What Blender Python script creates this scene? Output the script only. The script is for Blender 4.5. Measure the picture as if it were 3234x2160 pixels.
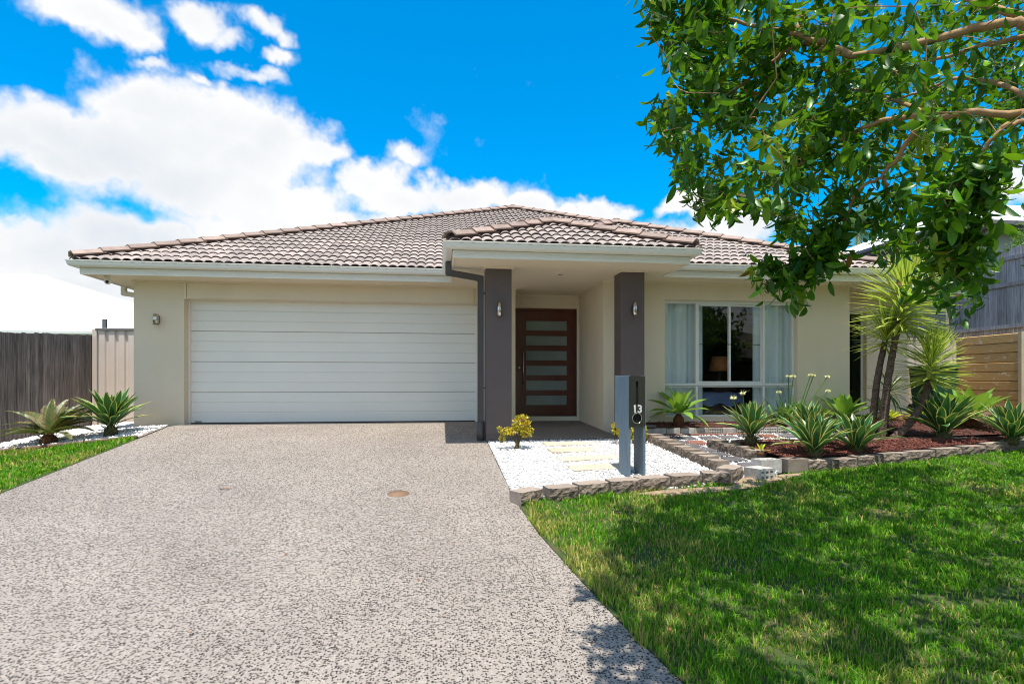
import bpy, bmesh, math, random
import numpy as np
from mathutils import Vector, Matrix, geometry as mgeo, noise as mnoise
random.seed(7); RNG = np.random.default_rng(11)
for _o in list(bpy.data.objects): bpy.data.objects.remove(_o)
SC = bpy.context.scene; COL = SC.collection
R = math.radians

# ---------------------------------------------------------------- camera (house-aligned world, z = 0 at the garage floor)
CAMZ = 0.696; YAW = R(7.2); F = 1790.0; CX = 1617.0; HOR = 1211.0      # in photograph pixels (3234 x 2160)
cam = bpy.data.cameras.new('camera'); camo = bpy.data.objects.new('camera', cam); COL.objects.link(camo)
camo.location = (0, 0, CAMZ); camo.rotation_euler = (R(90), 0, -YAW)
cam.sensor_width = 36; cam.lens = 36 * F / 3234; cam.shift_y = (HOR - 1080) / 3234
cam.clip_start = 0.05; cam.clip_end = 3000
SC.camera = camo
CY, SY = math.cos(YAW), math.sin(YAW)
def ray(x, y):                       # world direction with unit depth
    u = (x - CX) / F; v = -(y - HOR) / F
    return (u * CY + SY, -u * SY + CY, v)
def proj(X, Y, Z):
    r = X * CY - Y * SY; f = X * SY + Y * CY
    f = np.maximum(f, 1e-4)
    return CX + F * r / f, HOR - F * (Z - CAMZ) / f, f
def PY(x, y, Y):
    d = ray(x, y); t = Y / d[1]; return (d[0] * t, Y, CAMZ + d[2] * t)
def PX(x, y, X):
    d = ray(x, y); t = X / d[0]; return (X, d[1] * t, CAMZ + d[2] * t)
def PT(x, y, t):
    d = ray(x, y); return (d[0] * t, d[1] * t, CAMZ + d[2] * t)
SL = 0.115; Y0 = 9.75
def gz(X, Y):                        # ground height: rises from the street to the house
    if Y >= Y0: z = 0.0
    elif Y > 1.0: z = -SL * (Y0 - Y)
    elif Y > -2.0: z = -SL * (Y0 - 1.0) - 0.05 * (1.0 - Y)
    else: z = -SL * (Y0 - 1.0) - 0.15
    if X < -4.35 and Y > 1.0:
        z -= 0.1 * min(-4.35 - X, 3.2) * min(1, (Y - 1.0) / 3.0)
        if Y > Y0: z += 0.04 * min(Y - Y0, 5)
    return z
def G(x, y, up=0.0):                 # photograph pixel to the sloping front ground (raised by up)
    d = ray(x, y)
    t = (CAMZ - up + SL * Y0) / (-d[2] + SL * d[1])
    return (d[0] * t, d[1] * t, CAMZ + d[2] * t)

# ---------------------------------------------------------------- world, sun, exposure
SUNDIR = Vector((0.015, 0.25, -1.0)).normalized()
SKY_STR = 0.15; SUN_STR = 3.9
SC.view_settings.view_transform = 'Standard'; SC.view_settings.look = 'None'
SC.view_settings.exposure = 0.78; SC.view_settings.gamma = 1.0
SC.view_settings.use_curve_mapping = False
SC.cycles.use_denoising = True; SC.cycles.filter_width = 1.05
SC.cycles.max_bounces = 8; SC.cycles.transparent_max_bounces = 12
SC.cycles.sample_clamp_indirect = 6.0
sun = bpy.data.lights.new('sun', 'SUN'); suno = bpy.data.objects.new('sun', sun); COL.objects.link(suno)
sun.energy = SUN_STR; sun.angle = R(0.53); sun.color = (1.0, 0.95, 0.86)
suno.rotation_euler = SUNDIR.to_track_quat('-Z', 'Y').to_euler(); suno.location = (0, -5, 30)

W = bpy.data.worlds.new('World'); SC.world = W; W.use_nodes = True
def build_world():
    nt = W.node_tree; N = nt.nodes; L = nt.links; N.clear()
    def nd(t, **k):
        n = N.new(t)
        for a, b in k.items(): setattr(n, a, b)
        return n
    def mth(op, a, b=None, c=None):
        n = nd('ShaderNodeMath', operation=op)
        for i, q in enumerate((a, b, c)):
            if q is None: continue
            if isinstance(q, (int, float)): n.inputs[i].default_value = q
            else: L.new(q, n.inputs[i])
        return n.outputs[0]
    out = nd('ShaderNodeOutputWorld'); bg = nd('ShaderNodeBackground'); L.new(bg.outputs[0], out.inputs[0])
    bg.inputs[1].default_value = SKY_STR
    sky = nd('ShaderNodeTexSky'); sky.sky_type = 'NISHITA'; sky.sun_disc = False
    sky.sun_elevation = math.asin(-SUNDIR.z); sky.sun_rotation = math.pi
    sky.air_density = 1.0; sky.dust_density = 0.3; sky.ozone_density = 2.5
    hs = nd('ShaderNodeHueSaturation'); hs.inputs['Hue'].default_value = 0.492
    hs.inputs['Saturation'].default_value = 1.64; hs.inputs['Value'].default_value = 0.95
    L.new(sky.outputs[0], hs.inputs['Color'])
    tc = nd('ShaderNodeTexCoord'); sep = nd('ShaderNodeSeparateXYZ'); L.new(tc.outputs['Generated'], sep.inputs[0])
    # wobble the direction so the cloud rims billow
    n1 = nd('ShaderNodeTexNoise'); n1.inputs['Scale'].default_value = 11.0; n1.inputs['Detail'].default_value = 4; n1.inputs['Roughness'].default_value = 0.6
    L.new(tc.outputs['Generated'], n1.inputs['Vector'])
    sc1 = nd('ShaderNodeSeparateColor'); L.new(n1.outputs['Color'], sc1.inputs[0])
    az = mth('ADD', mth('ARCTAN2', sep.outputs[0], sep.outputs[1]), mth('MULTIPLY_ADD', sc1.outputs[0], 0.11, -0.055))
    el = mth('ADD', mth('ARCSINE', sep.outputs[2]), mth('MULTIPLY_ADD', sc1.outputs[1], 0.09, -0.045))
    def blob(px, py, rx, ry, w):
        d = Vector(ray(px, py)).normalized(); a = math.atan2(d.x, d.y); e = math.asin(d.z)
        d2 = Vector(ray(px + rx, py)).normalized(); ra = abs(math.atan2(d2.x, d2.y) - a)
        d3 = Vector(ray(px, py - ry)).normalized(); re = abs(math.asin(d3.z) - e)
        p = mth('MULTIPLY', mth('SUBTRACT', az, a), 1 / ra); q = mth('MULTIPLY', mth('SUBTRACT', el, e), 1 / re)
        s = mth('ADD', mth('MULTIPLY', p, p), mth('MULTIPLY', q, q))
        return mth('MULTIPLY', mth('EXPONENT', mth('MULTIPLY', s, -1.0)), w)
    K = 1.377
    blobs = [(200, 20, 150, 72, 1.0), (285, 70, 75, 40, .85), (470, 45, 85, 45, .72), (530, 80, 50, 35, .62), (615, 60, 60, 36, .72), (650, 85, 36, 26, .6), (625, 130, 55, 24, .66), (570, 165, 85, 24, .56), (345, 148, 55, 18, .46), (455, 185, 45, 22, .58),
             (390, 258, 185, 78, 1.0), (520, 290, 190, 90, 1.0), (640, 330, 150, 85, 1.0), (740, 350, 75, 50, .9), (130, 300, 190, 85, 1.0), (20, 320, 120, 75, .95), (270, 360, 260, 80, 1.0), (480, 420, 260, 90, 1.0), (620, 470, 230, 90, 1.0), (30, 290, 150, 40, .8), (300, 330, 270, 75, .95), (560, 375, 210, 75, .95), (420, 310, 230, 85, 1.0), (120, 360, 180, 45, .9),
             (850, 420, 100, 55, .95), (930, 370, 60, 30, .66), (910, 460, 130, 50, .95), (1050, 455, 150, 52, 1.0), (1210, 475, 95, 34, .95), (1340, 492, 120, 34, .95), (1420, 500, 60, 26, .8), (700, 530, 330, 80, 1.0), (430, 570, 330, 75, 1.0), (120, 590, 330, 75, 1.0), (60, 530, 120, 32, .7),
             (100, 660, 500, 60, .9), (1000, 560, 600, 60, .9), (1580, 470, 75, 34, .85), (1690, 515, 110, 52, .95), (1640, 545, 130, 40, .85), (1800, 600, 500, 40, .7), (2270, 440, 130, 55, .9)]
    tot = None
    for b in blobs:
        v = blob(b[0] * K, b[1] * K, b[2] * K * 1.0, b[3] * K * 1.0, b[4]); tot = v if tot is None else mth('SMOOTH_MAX', tot, v, 0.08)
    # the rest of the sky carries the same kind of scattered clouds
    n3 = nd('ShaderNodeTexNoise'); n3.inputs['Scale'].default_value = 2.2; n3.inputs['Detail'].default_value = 2
    L.new(tc.outputs['Generated'], n3.inputs['Vector'])
    away = mth('SMOOTH_MIN', mth('MULTIPLY', mth('SUBTRACT', 0.25, sep.outputs[1]), 3.0), 1.0, 0.1)
    away = mth('MAXIMUM', away, 0.0)
    tot = mth('ADD', tot, mth('MULTIPLY', away, mth('MULTIPLY', mth('SUBTRACT', n3.outputs[0], 0.42), 5.0)))
    n2 = nd('ShaderNodeTexNoise'); n2.inputs['Scale'].default_value = 7.0; n2.inputs['Detail'].default_value = 8; n2.inputs['Roughness'].default_value = 0.62
    L.new(tc.outputs['Generated'], n2.inputs['Vector'])
    vp = nd('ShaderNodeTexVoronoi'); vp.feature = 'F1'; vp.inputs['Scale'].default_value = 15.0; vp.inputs['Detail'].default_value = 2.0; vp.inputs['Roughness'].default_value = 0.55; vp.normalize = True
    wv = nd('ShaderNodeVectorMath', operation='MULTIPLY_ADD'); L.new(n1.outputs['Color'], wv.inputs[0]); wv.inputs[1].default_value = (0.05, 0.05, 0.05); L.new(tc.outputs['Generated'], wv.inputs[2]); L.new(wv.outputs[0], vp.inputs['Vector'])
    puff = mth('SUBTRACT', 0.45, vp.outputs['Distance'])
    dens = mth('ADD', mth('ADD', tot, mth('MULTIPLY', mth('SUBTRACT', n2.outputs[0], 0.5), 1.15)), mth('MULTIPLY', puff, 0.75))
    mr = nd('ShaderNodeMapRange'); mr.interpolation_type = 'SMOOTHSTEP'
    L.new(dens, mr.inputs[0]); mr.inputs[1].default_value = 0.33; mr.inputs[2].default_value = 0.78
    up = nd('ShaderNodeMapRange'); L.new(sep.outputs[2], up.inputs[0]); up.inputs[1].default_value = -0.02; up.inputs[2].default_value = 0.02
    mask = mth('MULTIPLY', mr.outputs[0], up.outputs[0])
    # grey bellies where the cloud is thick
    n4 = nd('ShaderNodeTexNoise'); n4.inputs['Scale'].default_value = 4.0; n4.inputs['Detail'].default_value = 2
    mp = nd('ShaderNodeMapping'); mp.inputs['Location'].default_value = (3.1, 1.7, 5.0); L.new(tc.outputs['Generated'], mp.inputs[0]); L.new(mp.outputs[0], n4.inputs['Vector'])
    belly = nd('ShaderNodeMapRange'); L.new(mth('SUBTRACT', mth('MULTIPLY', n4.outputs[0], mth('MINIMUM', dens, 1.5)), mth('MULTIPLY', puff, 0.5)), belly.inputs[0])
    belly.inputs[1].default_value = 0.22; belly.inputs[2].default_value = 0.78
    cc = nd('ShaderNodeMix', data_type='RGBA'); L.new(belly.outputs[0], cc.inputs['Factor'])
    k = 0.59 / SKY_STR
    cc.inputs['A'].default_value = (1.0 * k, 1.0 * k, 1.0 * k, 1); cc.inputs['B'].default_value = (0.73 * k, 0.79 * k, 0.86 * k, 1)
    mx = nd('ShaderNodeMix', data_type='RGBA'); L.new(mask, mx.inputs['Factor'])
    L.new(hs.outputs[0], mx.inputs['A']); L.new(cc.outputs['Result'], mx.inputs['B']); L.new(mx.outputs['Result'], bg.inputs[0])
build_world()

# ---------------------------------------------------------------- helpers
def tag(o, label=None, cat=None, group=None, kind=None):
    if label: o['label'] = label
    if cat: o['category'] = cat
    if group: o['group'] = group
    if kind: o['kind'] = kind
    return o
def empty(name, loc, label=None, cat=None, group=None, rz=0.0):
    o = bpy.data.objects.new(name, None); COL.objects.link(o); o.location = loc; o.rotation_euler = (0, 0, rz)
    o.empty_display_size = 0.1
    return tag(o, label, cat, group)
def link(name, me, parent=None, loc=None, rot=None, local=False):
    o = bpy.data.objects.new(name, me); COL.objects.link(o)
    if loc is not None: o.location = loc
    if rot is not None: o.rotation_euler = rot
    if parent is not None:
        o.parent = parent
        if not local:
            o.matrix_parent_inverse = WORLD.get(parent.name, parent.matrix_basis).inverted()
    WORLD[o.name] = (Matrix.Identity(4) if not (local and parent is not None) else WORLD.get(parent.name, parent.matrix_basis).copy()) @ o.matrix_basis
    return o
WORLD = {}
def pymesh(name, V, Fc, mats, idx=None, smooth=False):
    me = bpy.data.meshes.new(name); me.from_pydata([tuple(v) for v in V], [], [tuple(f) for f in Fc])
    for m in (mats if isinstance(mats, (list, tuple)) else [mats]): me.materials.append(m)
    if idx is not None: me.polygons.foreach_set('material_index', np.array(idx, dtype=np.int32))
    if smooth: me.polygons.foreach_set('use_smooth', np.ones(len(Fc), dtype=bool))
    me.update(); return me
def np_mesh(name, V, Fc, mats, tint=None, smooth=False, idx=None):
    V = np.asarray(V, dtype=np.float32); Fc = np.asarray(Fc, dtype=np.int32); n, k = Fc.shape
    me = bpy.data.meshes.new(name)
    me.vertices.add(len(V)); me.vertices.foreach_set('co', V.ravel())
    me.loops.add(n * k); me.loops.foreach_set('vertex_index', Fc.ravel())
    me.polygons.add(n); me.polygons.foreach_set('loop_start', np.arange(0, n * k, k, dtype=np.int32))
    try: me.polygons.foreach_set('loop_total', np.full(n, k, dtype=np.int32))
    except Exception: pass
    if smooth: me.polygons.foreach_set('use_smooth', np.ones(n, dtype=bool))
    for m in (mats if isinstance(mats, (list, tuple)) else [mats]): me.materials.append(m)
    if idx is not None: me.polygons.foreach_set('material_index', np.asarray(idx, dtype=np.int32))
    if tint is not None:
        a = me.color_attributes.new('tint', 'FLOAT_COLOR', 'POINT')
        c = np.ones((len(V), 4), dtype=np.float32); c[:, :3] = tint; a.data.foreach_set('color', c.ravel())
    me.update(); me.validate(); return me
BOXF = [(0, 3, 2, 1), (4, 5, 6, 7), (0, 1, 5, 4), (1, 2, 6, 5), (2, 3, 7, 6), (3, 0, 4, 7)]
def boxv(x0, x1, y0, y1, z0, z1):
    return [(x0, y0, z0), (x1, y0, z0), (x1, y1, z0), (x0, y1, z0), (x0, y0, z1), (x1, y0, z1), (x1, y1, z1), (x0, y1, z1)]
def bevel_mesh(me, w, seg=1):
    bm = bmesh.new(); bm.from_mesh(me)
    bmesh.ops.bevel(bm, geom=bm.edges[:] , offset=w, segments=seg, affect='EDGES', profile=0.6)
    bm.to_mesh(me); bm.free(); me.update(); return me
def box(name, b, m, parent=None, bevel=0.0, local=False):
    me = pymesh(name, boxv(*b), BOXF, m)
    if bevel: bevel_mesh(me, bevel)
    return link(name, me, parent, local=local)
def boxes(name, bs, m, parent=None, bevel=0.0, local=False):
    V = []; Fc = []
    for b in bs:
        k = len(V); V += boxv(*b); Fc += [tuple(i + k for i in f) for f in BOXF]
    me = pymesh(name, V, Fc, m)
    if bevel: bevel_mesh(me, bevel)
    return link(name, me, parent, local=local)
def holes_mesh(name, x0, x1, z0, z1, y0, y1, holes, m, swap=False):
    """slab in the XZ plane between y0 and y1 with rectangular holes (hx0,hx1,hz0,hz1)"""
    xs = sorted({x0, x1, *[h[0] for h in holes], *[h[1] for h in holes]}); zs = sorted({z0, z1, *[h[2] for h in holes], *[h[3] for h in holes]})
    xs = [x for x in xs if x0 <= x <= x1]; zs = [z for z in zs if z0 <= z <= z1]
    V = []; ids = {}
    def v(i, j, s):
        key = (i, j, s)
        if key not in ids:
            ids[key] = len(V); V.append((xs[i], y0 if s == 0 else y1, zs[j]))
        return ids[key]
    def full(i, j):
        if i < 0 or j < 0 or i >= len(xs) - 1 or j >= len(zs) - 1: return False
        cx = (xs[i] + xs[i + 1]) / 2; cz = (zs[j] + zs[j + 1]) / 2
        return not any(h[0] < cx < h[1] and h[2] < cz < h[3] for h in holes)
    Fc = []
    for i in range(len(xs) - 1):
        for j in range(len(zs) - 1):
            if not full(i, j): continue
            Fc.append((v(i, j, 0), v(i + 1, j, 0), v(i + 1, j + 1, 0), v(i, j + 1, 0)))
            Fc.append((v(i, j, 1), v(i, j + 1, 1), v(i + 1, j + 1, 1), v(i + 1, j, 1)))
            if not full(i - 1, j): Fc.append((v(i, j, 0), v(i, j + 1, 0), v(i, j + 1, 1), v(i, j, 1)))
            if not full(i + 1, j): Fc.append((v(i + 1, j, 0), v(i + 1, j, 1), v(i + 1, j + 1, 1), v(i + 1, j + 1, 0)))
            if not full(i, j - 1): Fc.append((v(i, j, 0), v(i, j, 1), v(i + 1, j, 1), v(i + 1, j, 0)))
            if not full(i, j + 1): Fc.append((v(i, j + 1, 0), v(i + 1, j + 1, 0), v(i + 1, j + 1, 1), v(i, j + 1, 1)))
    return pymesh(name, V, Fc, m)
def tube_data(pts, rad, sides=8, cap=True):
    pts = [Vector(p) for p in pts]; n = len(pts)
    rad = rad if isinstance(rad, (list, tuple)) else [rad] * n
    V = []; Fc = []; prev = None
    for i, p in enumerate(pts):
        d = (pts[min(i + 1, n - 1)] - pts[max(i - 1, 0)]).normalized()
        if prev is None:
            a = d.orthogonal().normalized()
        else:
            a = (prev - d * prev.dot(d));  a = a.normalized() if a.length > 1e-6 else d.orthogonal().normalized()
        prev = a; b = d.cross(a)
        for k in range(sides):
            t = 2 * math.pi * k / sides
            V.append(p + (a * math.cos(t) + b * math.sin(t)) * rad[i])
    for i in range(n - 1):
        for k in range(sides):
            k2 = (k + 1) % sides
            Fc.append((i * sides + k, i * sides + k2, (i + 1) * sides + k2, (i + 1) * sides + k))
    if cap:
        Fc.append(tuple(range(sides - 1, -1, -1))); Fc.append(tuple(range((n - 1) * sides, n * sides)))
    return V, Fc
def tube(name, pts, rad, m, parent=None, sides=8, smooth=True, local=False):
    V, Fc = tube_data(pts, rad, sides); return link(name, pymesh(name, V, Fc, m, smooth=smooth), parent, local=local)
def smooth_path(pts, n=6):
    pts = [Vector(p) for p in pts]; out = []
    for i in range(len(pts) - 1):
        p0 = pts[max(i - 1, 0)]; p1 = pts[i]; p2 = pts[i + 1]; p3 = pts[min(i + 2, len(pts) - 1)]
        for k in range(n):
            t = k / n
            out.append(0.5 * ((2 * p1) + (p2 - p0) * t + (2 * p0 - 5 * p1 + 4 * p2 - p3) * t * t + (3 * p1 - p0 - 3 * p2 + p3) * t ** 3))
    out.append(pts[-1]); return out
def sheet(name, poly, zoff, m, kind='structure', parent=None, zf=gz):
    """planar polygon on the ground"""
    co = [Vector((p[0], p[1], 0)) for p in poly]
    tris = mgeo.tessellate_polygon([co])
    V = [(p[0], p[1], zf(p[0], p[1]) + zoff) for p in poly]
    Fc = []
    for t in tris:
        a, b, c = [Vector(V[i]) for i in t]
        Fc.append(t if (b - a).cross(c - a).z > 0 else (t[0], t[2], t[1]))
    o = link(name, pymesh(name, V, Fc, m), parent)
    if kind and parent is None: o['kind'] = kind
    return o
def strip(name, Ys, xl, xr, zoff, m, kind='structure', zf=gz, nx=1):
    V = []; Fc = []
    for y in Ys:
        a, b = xl(y), xr(y)
        for k in range(nx + 1):
            x = a + (b - a) * k / nx; V.append((x, y, zf(x, y) + zoff))
    w = nx + 1
    for i in range(len(Ys) - 1):
        for k in range(nx): Fc.append((i * w + k, i * w + k + 1, (i + 1) * w + k + 1, (i + 1) * w + k))
    if Ys[1] < Ys[0]: Fc = [f[::-1] for f in Fc]
    o = link(name, pymesh(name, V, Fc, m));  o['kind'] = kind
    return o
def in_poly(x, y, poly):
    x = np.asarray(x); y = np.asarray(y); c = np.zeros(x.shape, bool); n = len(poly)
    for i in range(n):
        x1, y1 = poly[i]; x2, y2 = poly[(i + 1) % n]
        if y1 == y2: continue
        hit = ((y1 > y) != (y2 > y)) & (x < (x2 - x1) * (y - y1) / (y2 - y1) + x1)
        c ^= hit
    return c

# ---------------------------------------------------------------- materials
MATS = {}
def mat(name, col, rough=0.6, var=0.0, vscale=3.0, bump=0.0, bscale=60.0, metal=0.0, spec=0.4, col2=None, coat=0.0, detail=6, stretch=None, randv=0.0, bdist=0.01, thr=(0.35, 0.65), sub=None):
    """procedural principled: base colour varied by noise (col..col2), bump noise, per-object random value"""
    m = bpy.data.materials.new(name); m.use_nodes = True; nt = m.node_tree; N = nt.nodes; L = nt.links
    b = N['Principled BSDF']; b.inputs['Base Color'].default_value = (*col, 1); b.inputs['Roughness'].default_value = rough
    b.inputs['Metallic'].default_value = metal; b.inputs['Specular IOR Level'].default_value = spec
    if coat: b.inputs['Coat Weight'].default_value = coat; b.inputs['Coat Roughness'].default_value = 0.1
    tc = N.new('ShaderNodeTexCoord'); vec = tc.outputs['Object']
    if stretch:
        mp = N.new('ShaderNodeMapping'); mp.inputs['Scale'].default_value = stretch; L.new(vec, mp.inputs[0]); vec = mp.outputs[0]
    oi = N.new('ShaderNodeObjectInfo')
    if randv:
        ad = N.new('ShaderNodeVectorMath'); ad.operation = 'ADD'
        mu = N.new('ShaderNodeVectorMath'); mu.operation = 'SCALE'; mu.inputs[0].default_value = (37.0, 17.0, 23.0); L.new(oi.outputs['Random'], mu.inputs['Scale'])
        L.new(vec, ad.inputs[0]); L.new(mu.outputs[0], ad.inputs[1]); vec = ad.outputs[0]
    if col2 is None: col2 = tuple(c * (1 - var) for c in col)
    outc = None
    if var or col2 != col:
        no = N.new('ShaderNodeTexNoise'); no.inputs['Scale'].default_value = vscale; no.inputs['Detail'].default_value = detail; no.inputs['Roughness'].default_value = 0.6
        L.new(vec, no.inputs['Vector'])
        mr = N.new('ShaderNodeMapRange'); mr.inputs[1].default_value = thr[0]; mr.inputs[2].default_value = thr[1]; L.new(no.outputs[0], mr.inputs[0])
        mx = N.new('ShaderNodeMix'); mx.data_type = 'RGBA'; L.new(mr.outputs[0], mx.inputs['Factor'])
        mx.inputs['A'].default_value = (*col, 1); mx.inputs['B'].default_value = (*col2, 1); outc = mx.outputs['Result']
    if randv:
        h = N.new('ShaderNodeHueSaturation'); mr2 = N.new('ShaderNodeMapRange'); L.new(oi.outputs['Random'], mr2.inputs[0])
        mr2.inputs[3].default_value = 1 - randv; mr2.inputs[4].default_value = 1 + randv; L.new(mr2.outputs[0], h.inputs['Value'])
        if outc: L.new(outc, h.inputs['Color'])
        else: h.inputs['Color'].default_value = (*col, 1)
        outc = h.outputs[0]
    if outc: L.new(outc, b.inputs['Base Color'])
    if bump:
        nb = N.new('ShaderNodeTexNoise'); nb.inputs['Scale'].default_value = bscale; nb.inputs['Detail'].default_value = 8; L.new(vec, nb.inputs['Vector'])
        bp = N.new('ShaderNodeBump'); bp.inputs['Strength'].default_value = bump; bp.inputs['Distance'].default_value = bdist
        L.new(nb.outputs[0], bp.inputs['Height']); L.new(bp.outputs[0], b.inputs['Normal'])
    MATS[name] = m; return m
def leafmat(name, tint=True, col=(0.05, 0.12, 0.02), rough=0.4, trans=0.35, tcol=(0.25, 0.45, 0.03), var=0.3, spec=0.5):
    m = bpy.data.materials.new(name); m.use_nodes = True; nt = m.node_tree; N = nt.nodes; L = nt.links
    b = N['Principled BSDF']; b.inputs['Roughness'].default_value = rough; b.inputs['Specular IOR Level'].default_value = spec
    out = N['Material Output']
    tr = N.new('ShaderNodeBsdfTranslucent'); mixs = N.new('ShaderNodeMixShader'); mixs.inputs[0].default_value = trans
    if tint:
        at = N.new('ShaderNodeVertexColor'); at.layer_name = 'tint'; src = at.outputs[0]
    else:
        oi = N.new('ShaderNodeObjectInfo'); tc = N.new('ShaderNodeTexCoord'); no = N.new('ShaderNodeTexNoise'); no.inputs['Scale'].default_value = 9.0
        L.new(tc.outputs['Object'], no.inputs['Vector'])
        h0 = N.new('ShaderNodeHueSaturation'); h0.inputs['Color'].default_value = (*col, 1)
        ad = N.new('ShaderNodeMath'); ad.operation = 'ADD'; L.new(oi.outputs['Random'], ad.inputs[0]); L.new(no.outputs[0], ad.inputs[1])
        mr = N.new('ShaderNodeMapRange'); mr.inputs[1].default_value = 0.2; mr.inputs[2].default_value = 1.8; L.new(ad.outputs[0], mr.inputs[0]); mr.inputs[3].default_value = 1 - var; mr.inputs[4].default_value = 1 + var
        L.new(mr.outputs[0], h0.inputs['Value']); src = h0.outputs[0]
    L.new(src, b.inputs['Base Color'])
    mu = N.new('ShaderNodeMix'); mu.data_type = 'RGBA'; mu.inputs['Factor'].default_value = 0.5; L.new(src, mu.inputs['A']); mu.inputs['B'].default_value = (*tcol, 1)
    L.new(mu.outputs['Result'], tr.inputs[0]); L.new(b.outputs[0], mixs.inputs[1]); L.new(tr.outputs[0], mixs.inputs[2]); L.new(mixs.outputs[0], out.inputs[0])
    MATS[name] = m; return m
def glassmat(name, tintc=(0.9, 0.95, 0.95), refl=1.0, rough=0.01):
    m = bpy.data.materials.new(name); m.use_nodes = True; nt = m.node_tree; N = nt.nodes; L = nt.links
    N.remove(N['Principled BSDF']); out = N['Material Output']
    tr = N.new('ShaderNodeBsdfTransparent'); tr.inputs[0].default_value = (*tintc, 1)
    gl = N.new('ShaderNodeBsdfGlossy'); gl.inputs['Roughness'].default_value = rough
    lw = N.new('ShaderNodeLayerWeight'); lw.inputs['Blend'].default_value = 0.5
    pw = N.new('ShaderNodeMath'); pw.operation = 'POWER'; L.new(lw.outputs['Facing'], pw.inputs[0]); pw.inputs[1].default_value = 5.0
    mu = N.new('ShaderNodeMath'); mu.operation = 'MULTIPLY_ADD'; L.new(pw.outputs[0], mu.inputs[0]); mu.inputs[1].default_value = 0.9; mu.inputs[2].default_value = 0.04 * refl; mu.use_clamp = True
    ms = N.new('ShaderNodeMixShader'); L.new(mu.outputs[0], ms.inputs[0]); L.new(tr.outputs[0], ms.inputs[1]); L.new(gl.outputs[0], ms.inputs[2]); L.new(ms.outputs[0], out.inputs[0])
    MATS[name] = m; return m
def cellmat(name, stops, scale, rough=0.8, bump=0.6, bdist=0.004, gap=(0.55, 0.52, 0.48), gapw=0.12, big=None):
    """small stones set in cement: voronoi cells coloured at random from stops"""
    m = bpy.data.materials.new(name); m.use_nodes = True; nt = m.node_tree; N = nt.nodes; L = nt.links
    b = N['Principled BSDF']; b.inputs['Roughness'].default_value = rough; b.inputs['Specular IOR Level'].default_value = 0.3
    tc = N.new('ShaderNodeTexCoord')
    nz = N.new('ShaderNodeTexNoise'); nz.inputs['Scale'].default_value = scale * 0.8; L.new(tc.outputs['Object'], nz.inputs['Vector'])
    mv = N.new('ShaderNodeVectorMath'); mv.operation = 'MULTIPLY_ADD'; L.new(nz.outputs['Color'], mv.inputs[0]); mv.inputs[1].default_value = (0.8 / scale,) * 3; L.new(tc.outputs['Object'], mv.inputs[2])
    vo = N.new('ShaderNodeTexVoronoi'); vo.inputs['Scale'].default_value = scale; L.new(mv.outputs[0], vo.inputs['Vector'])
    sp = N.new('ShaderNodeSeparateColor'); L.new(vo.outputs['Color'], sp.inputs[0])
    cr = N.new('ShaderNodeValToRGB'); cr.color_ramp.interpolation = 'CONSTANT'
    el = cr.color_ramp.elements
    while len(el) < len(stops): el.new(0.5)
    for i, (p, c) in enumerate(stops): el[i].position = p; el[i].color = (*c, 1)
    L.new(sp.outputs[0], cr.inputs[0])
    mr = N.new('ShaderNodeMapRange'); mr.interpolation_type = 'SMOOTHSTEP'; L.new(vo.outputs['Distance'], mr.inputs[0]); mr.inputs[1].default_value = 0.46; mr.inputs[2].default_value = 0.46 + gapw
    mx = N.new('ShaderNodeMix'); mx.data_type = 'RGBA'; L.new(mr.outputs[0], mx.inputs['Factor']); L.new(cr.outputs[0], mx.inputs['A']); mx.inputs['B'].default_value = (*gap, 1)
    n2 = N.new('ShaderNodeTexNoise'); n2.inputs['Scale'].default_value = 1.3; n2.inputs['Detail'].default_value = 6; L.new(tc.outputs['Object'], n2.inputs['Vector'])
    h = N.new('ShaderNodeHueSaturation'); mr2 = N.new('ShaderNodeMapRange'); mr2.inputs[1].default_value = 0.3; mr2.inputs[2].default_value = 0.7; mr2.inputs[3].default_value = 0.90; mr2.inputs[4].default_value = 1.08
    L.new(n2.outputs[0], mr2.inputs[0]); L.new(mr2.outputs[0], h.inputs['Value']); L.new(mx.outputs['Result'], h.inputs['Color']); L.new(h.outputs[0], b.inputs['Base Color'])
    iv = N.new('ShaderNodeMath'); iv.operation = 'SUBTRACT'; iv.inputs[0].default_value = 1.0; L.new(vo.outputs['Distance'], iv.inputs[1])
    bp = N.new('ShaderNodeBump'); bp.inputs['Strength'].default_value = bump; bp.inputs['Distance'].default_value = bdist; L.new(iv.outputs[0], bp.inputs['Height']); L.new(bp.outputs[0], b.inputs['Normal'])
    MATS[name] = m; return m

M_WALL = mat('rendered_wall', (0.745, 0.645, 0.495), 0.75, col2=(0.70, 0.60, 0.455), vscale=1.6, bump=0.4, bscale=140, bdist=0.005, stretch=(1, 1, 0.5))
M_SOFFIT = mat('soffit_paint', (0.80, 0.69, 0.53), 0.6, col2=(0.78, 0.67, 0.51), vscale=0.8)
M_TRIM = mat('gutter_paint', (0.82, 0.79, 0.72), 0.35, col2=(0.79, 0.76, 0.69), vscale=1.5)
M_GDOOR = mat('garage_paint', (0.82, 0.79, 0.73), 0.42, col2=(0.79, 0.76, 0.70), vscale=1.0, bump=0.15, bscale=220, bdist=0.002)
M_PILLAR = mat('pillar_paint', (0.122, 0.095, 0.093), 0.6, col2=(0.106, 0.083, 0.082), vscale=2.0, bump=0.35, bscale=150, bdist=0.004)
M_PIPE = mat('downpipe_paint', (0.085, 0.073, 0.072), 0.45, col2=(0.075, 0.065, 0.064), vscale=3)
M_DOOR = mat('door_timber', (0.115, 0.018, 0.008), 0.28, col2=(0.06, 0.010, 0.005), vscale=6, stretch=(9, 9, 0.7), coat=0.3)
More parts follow.
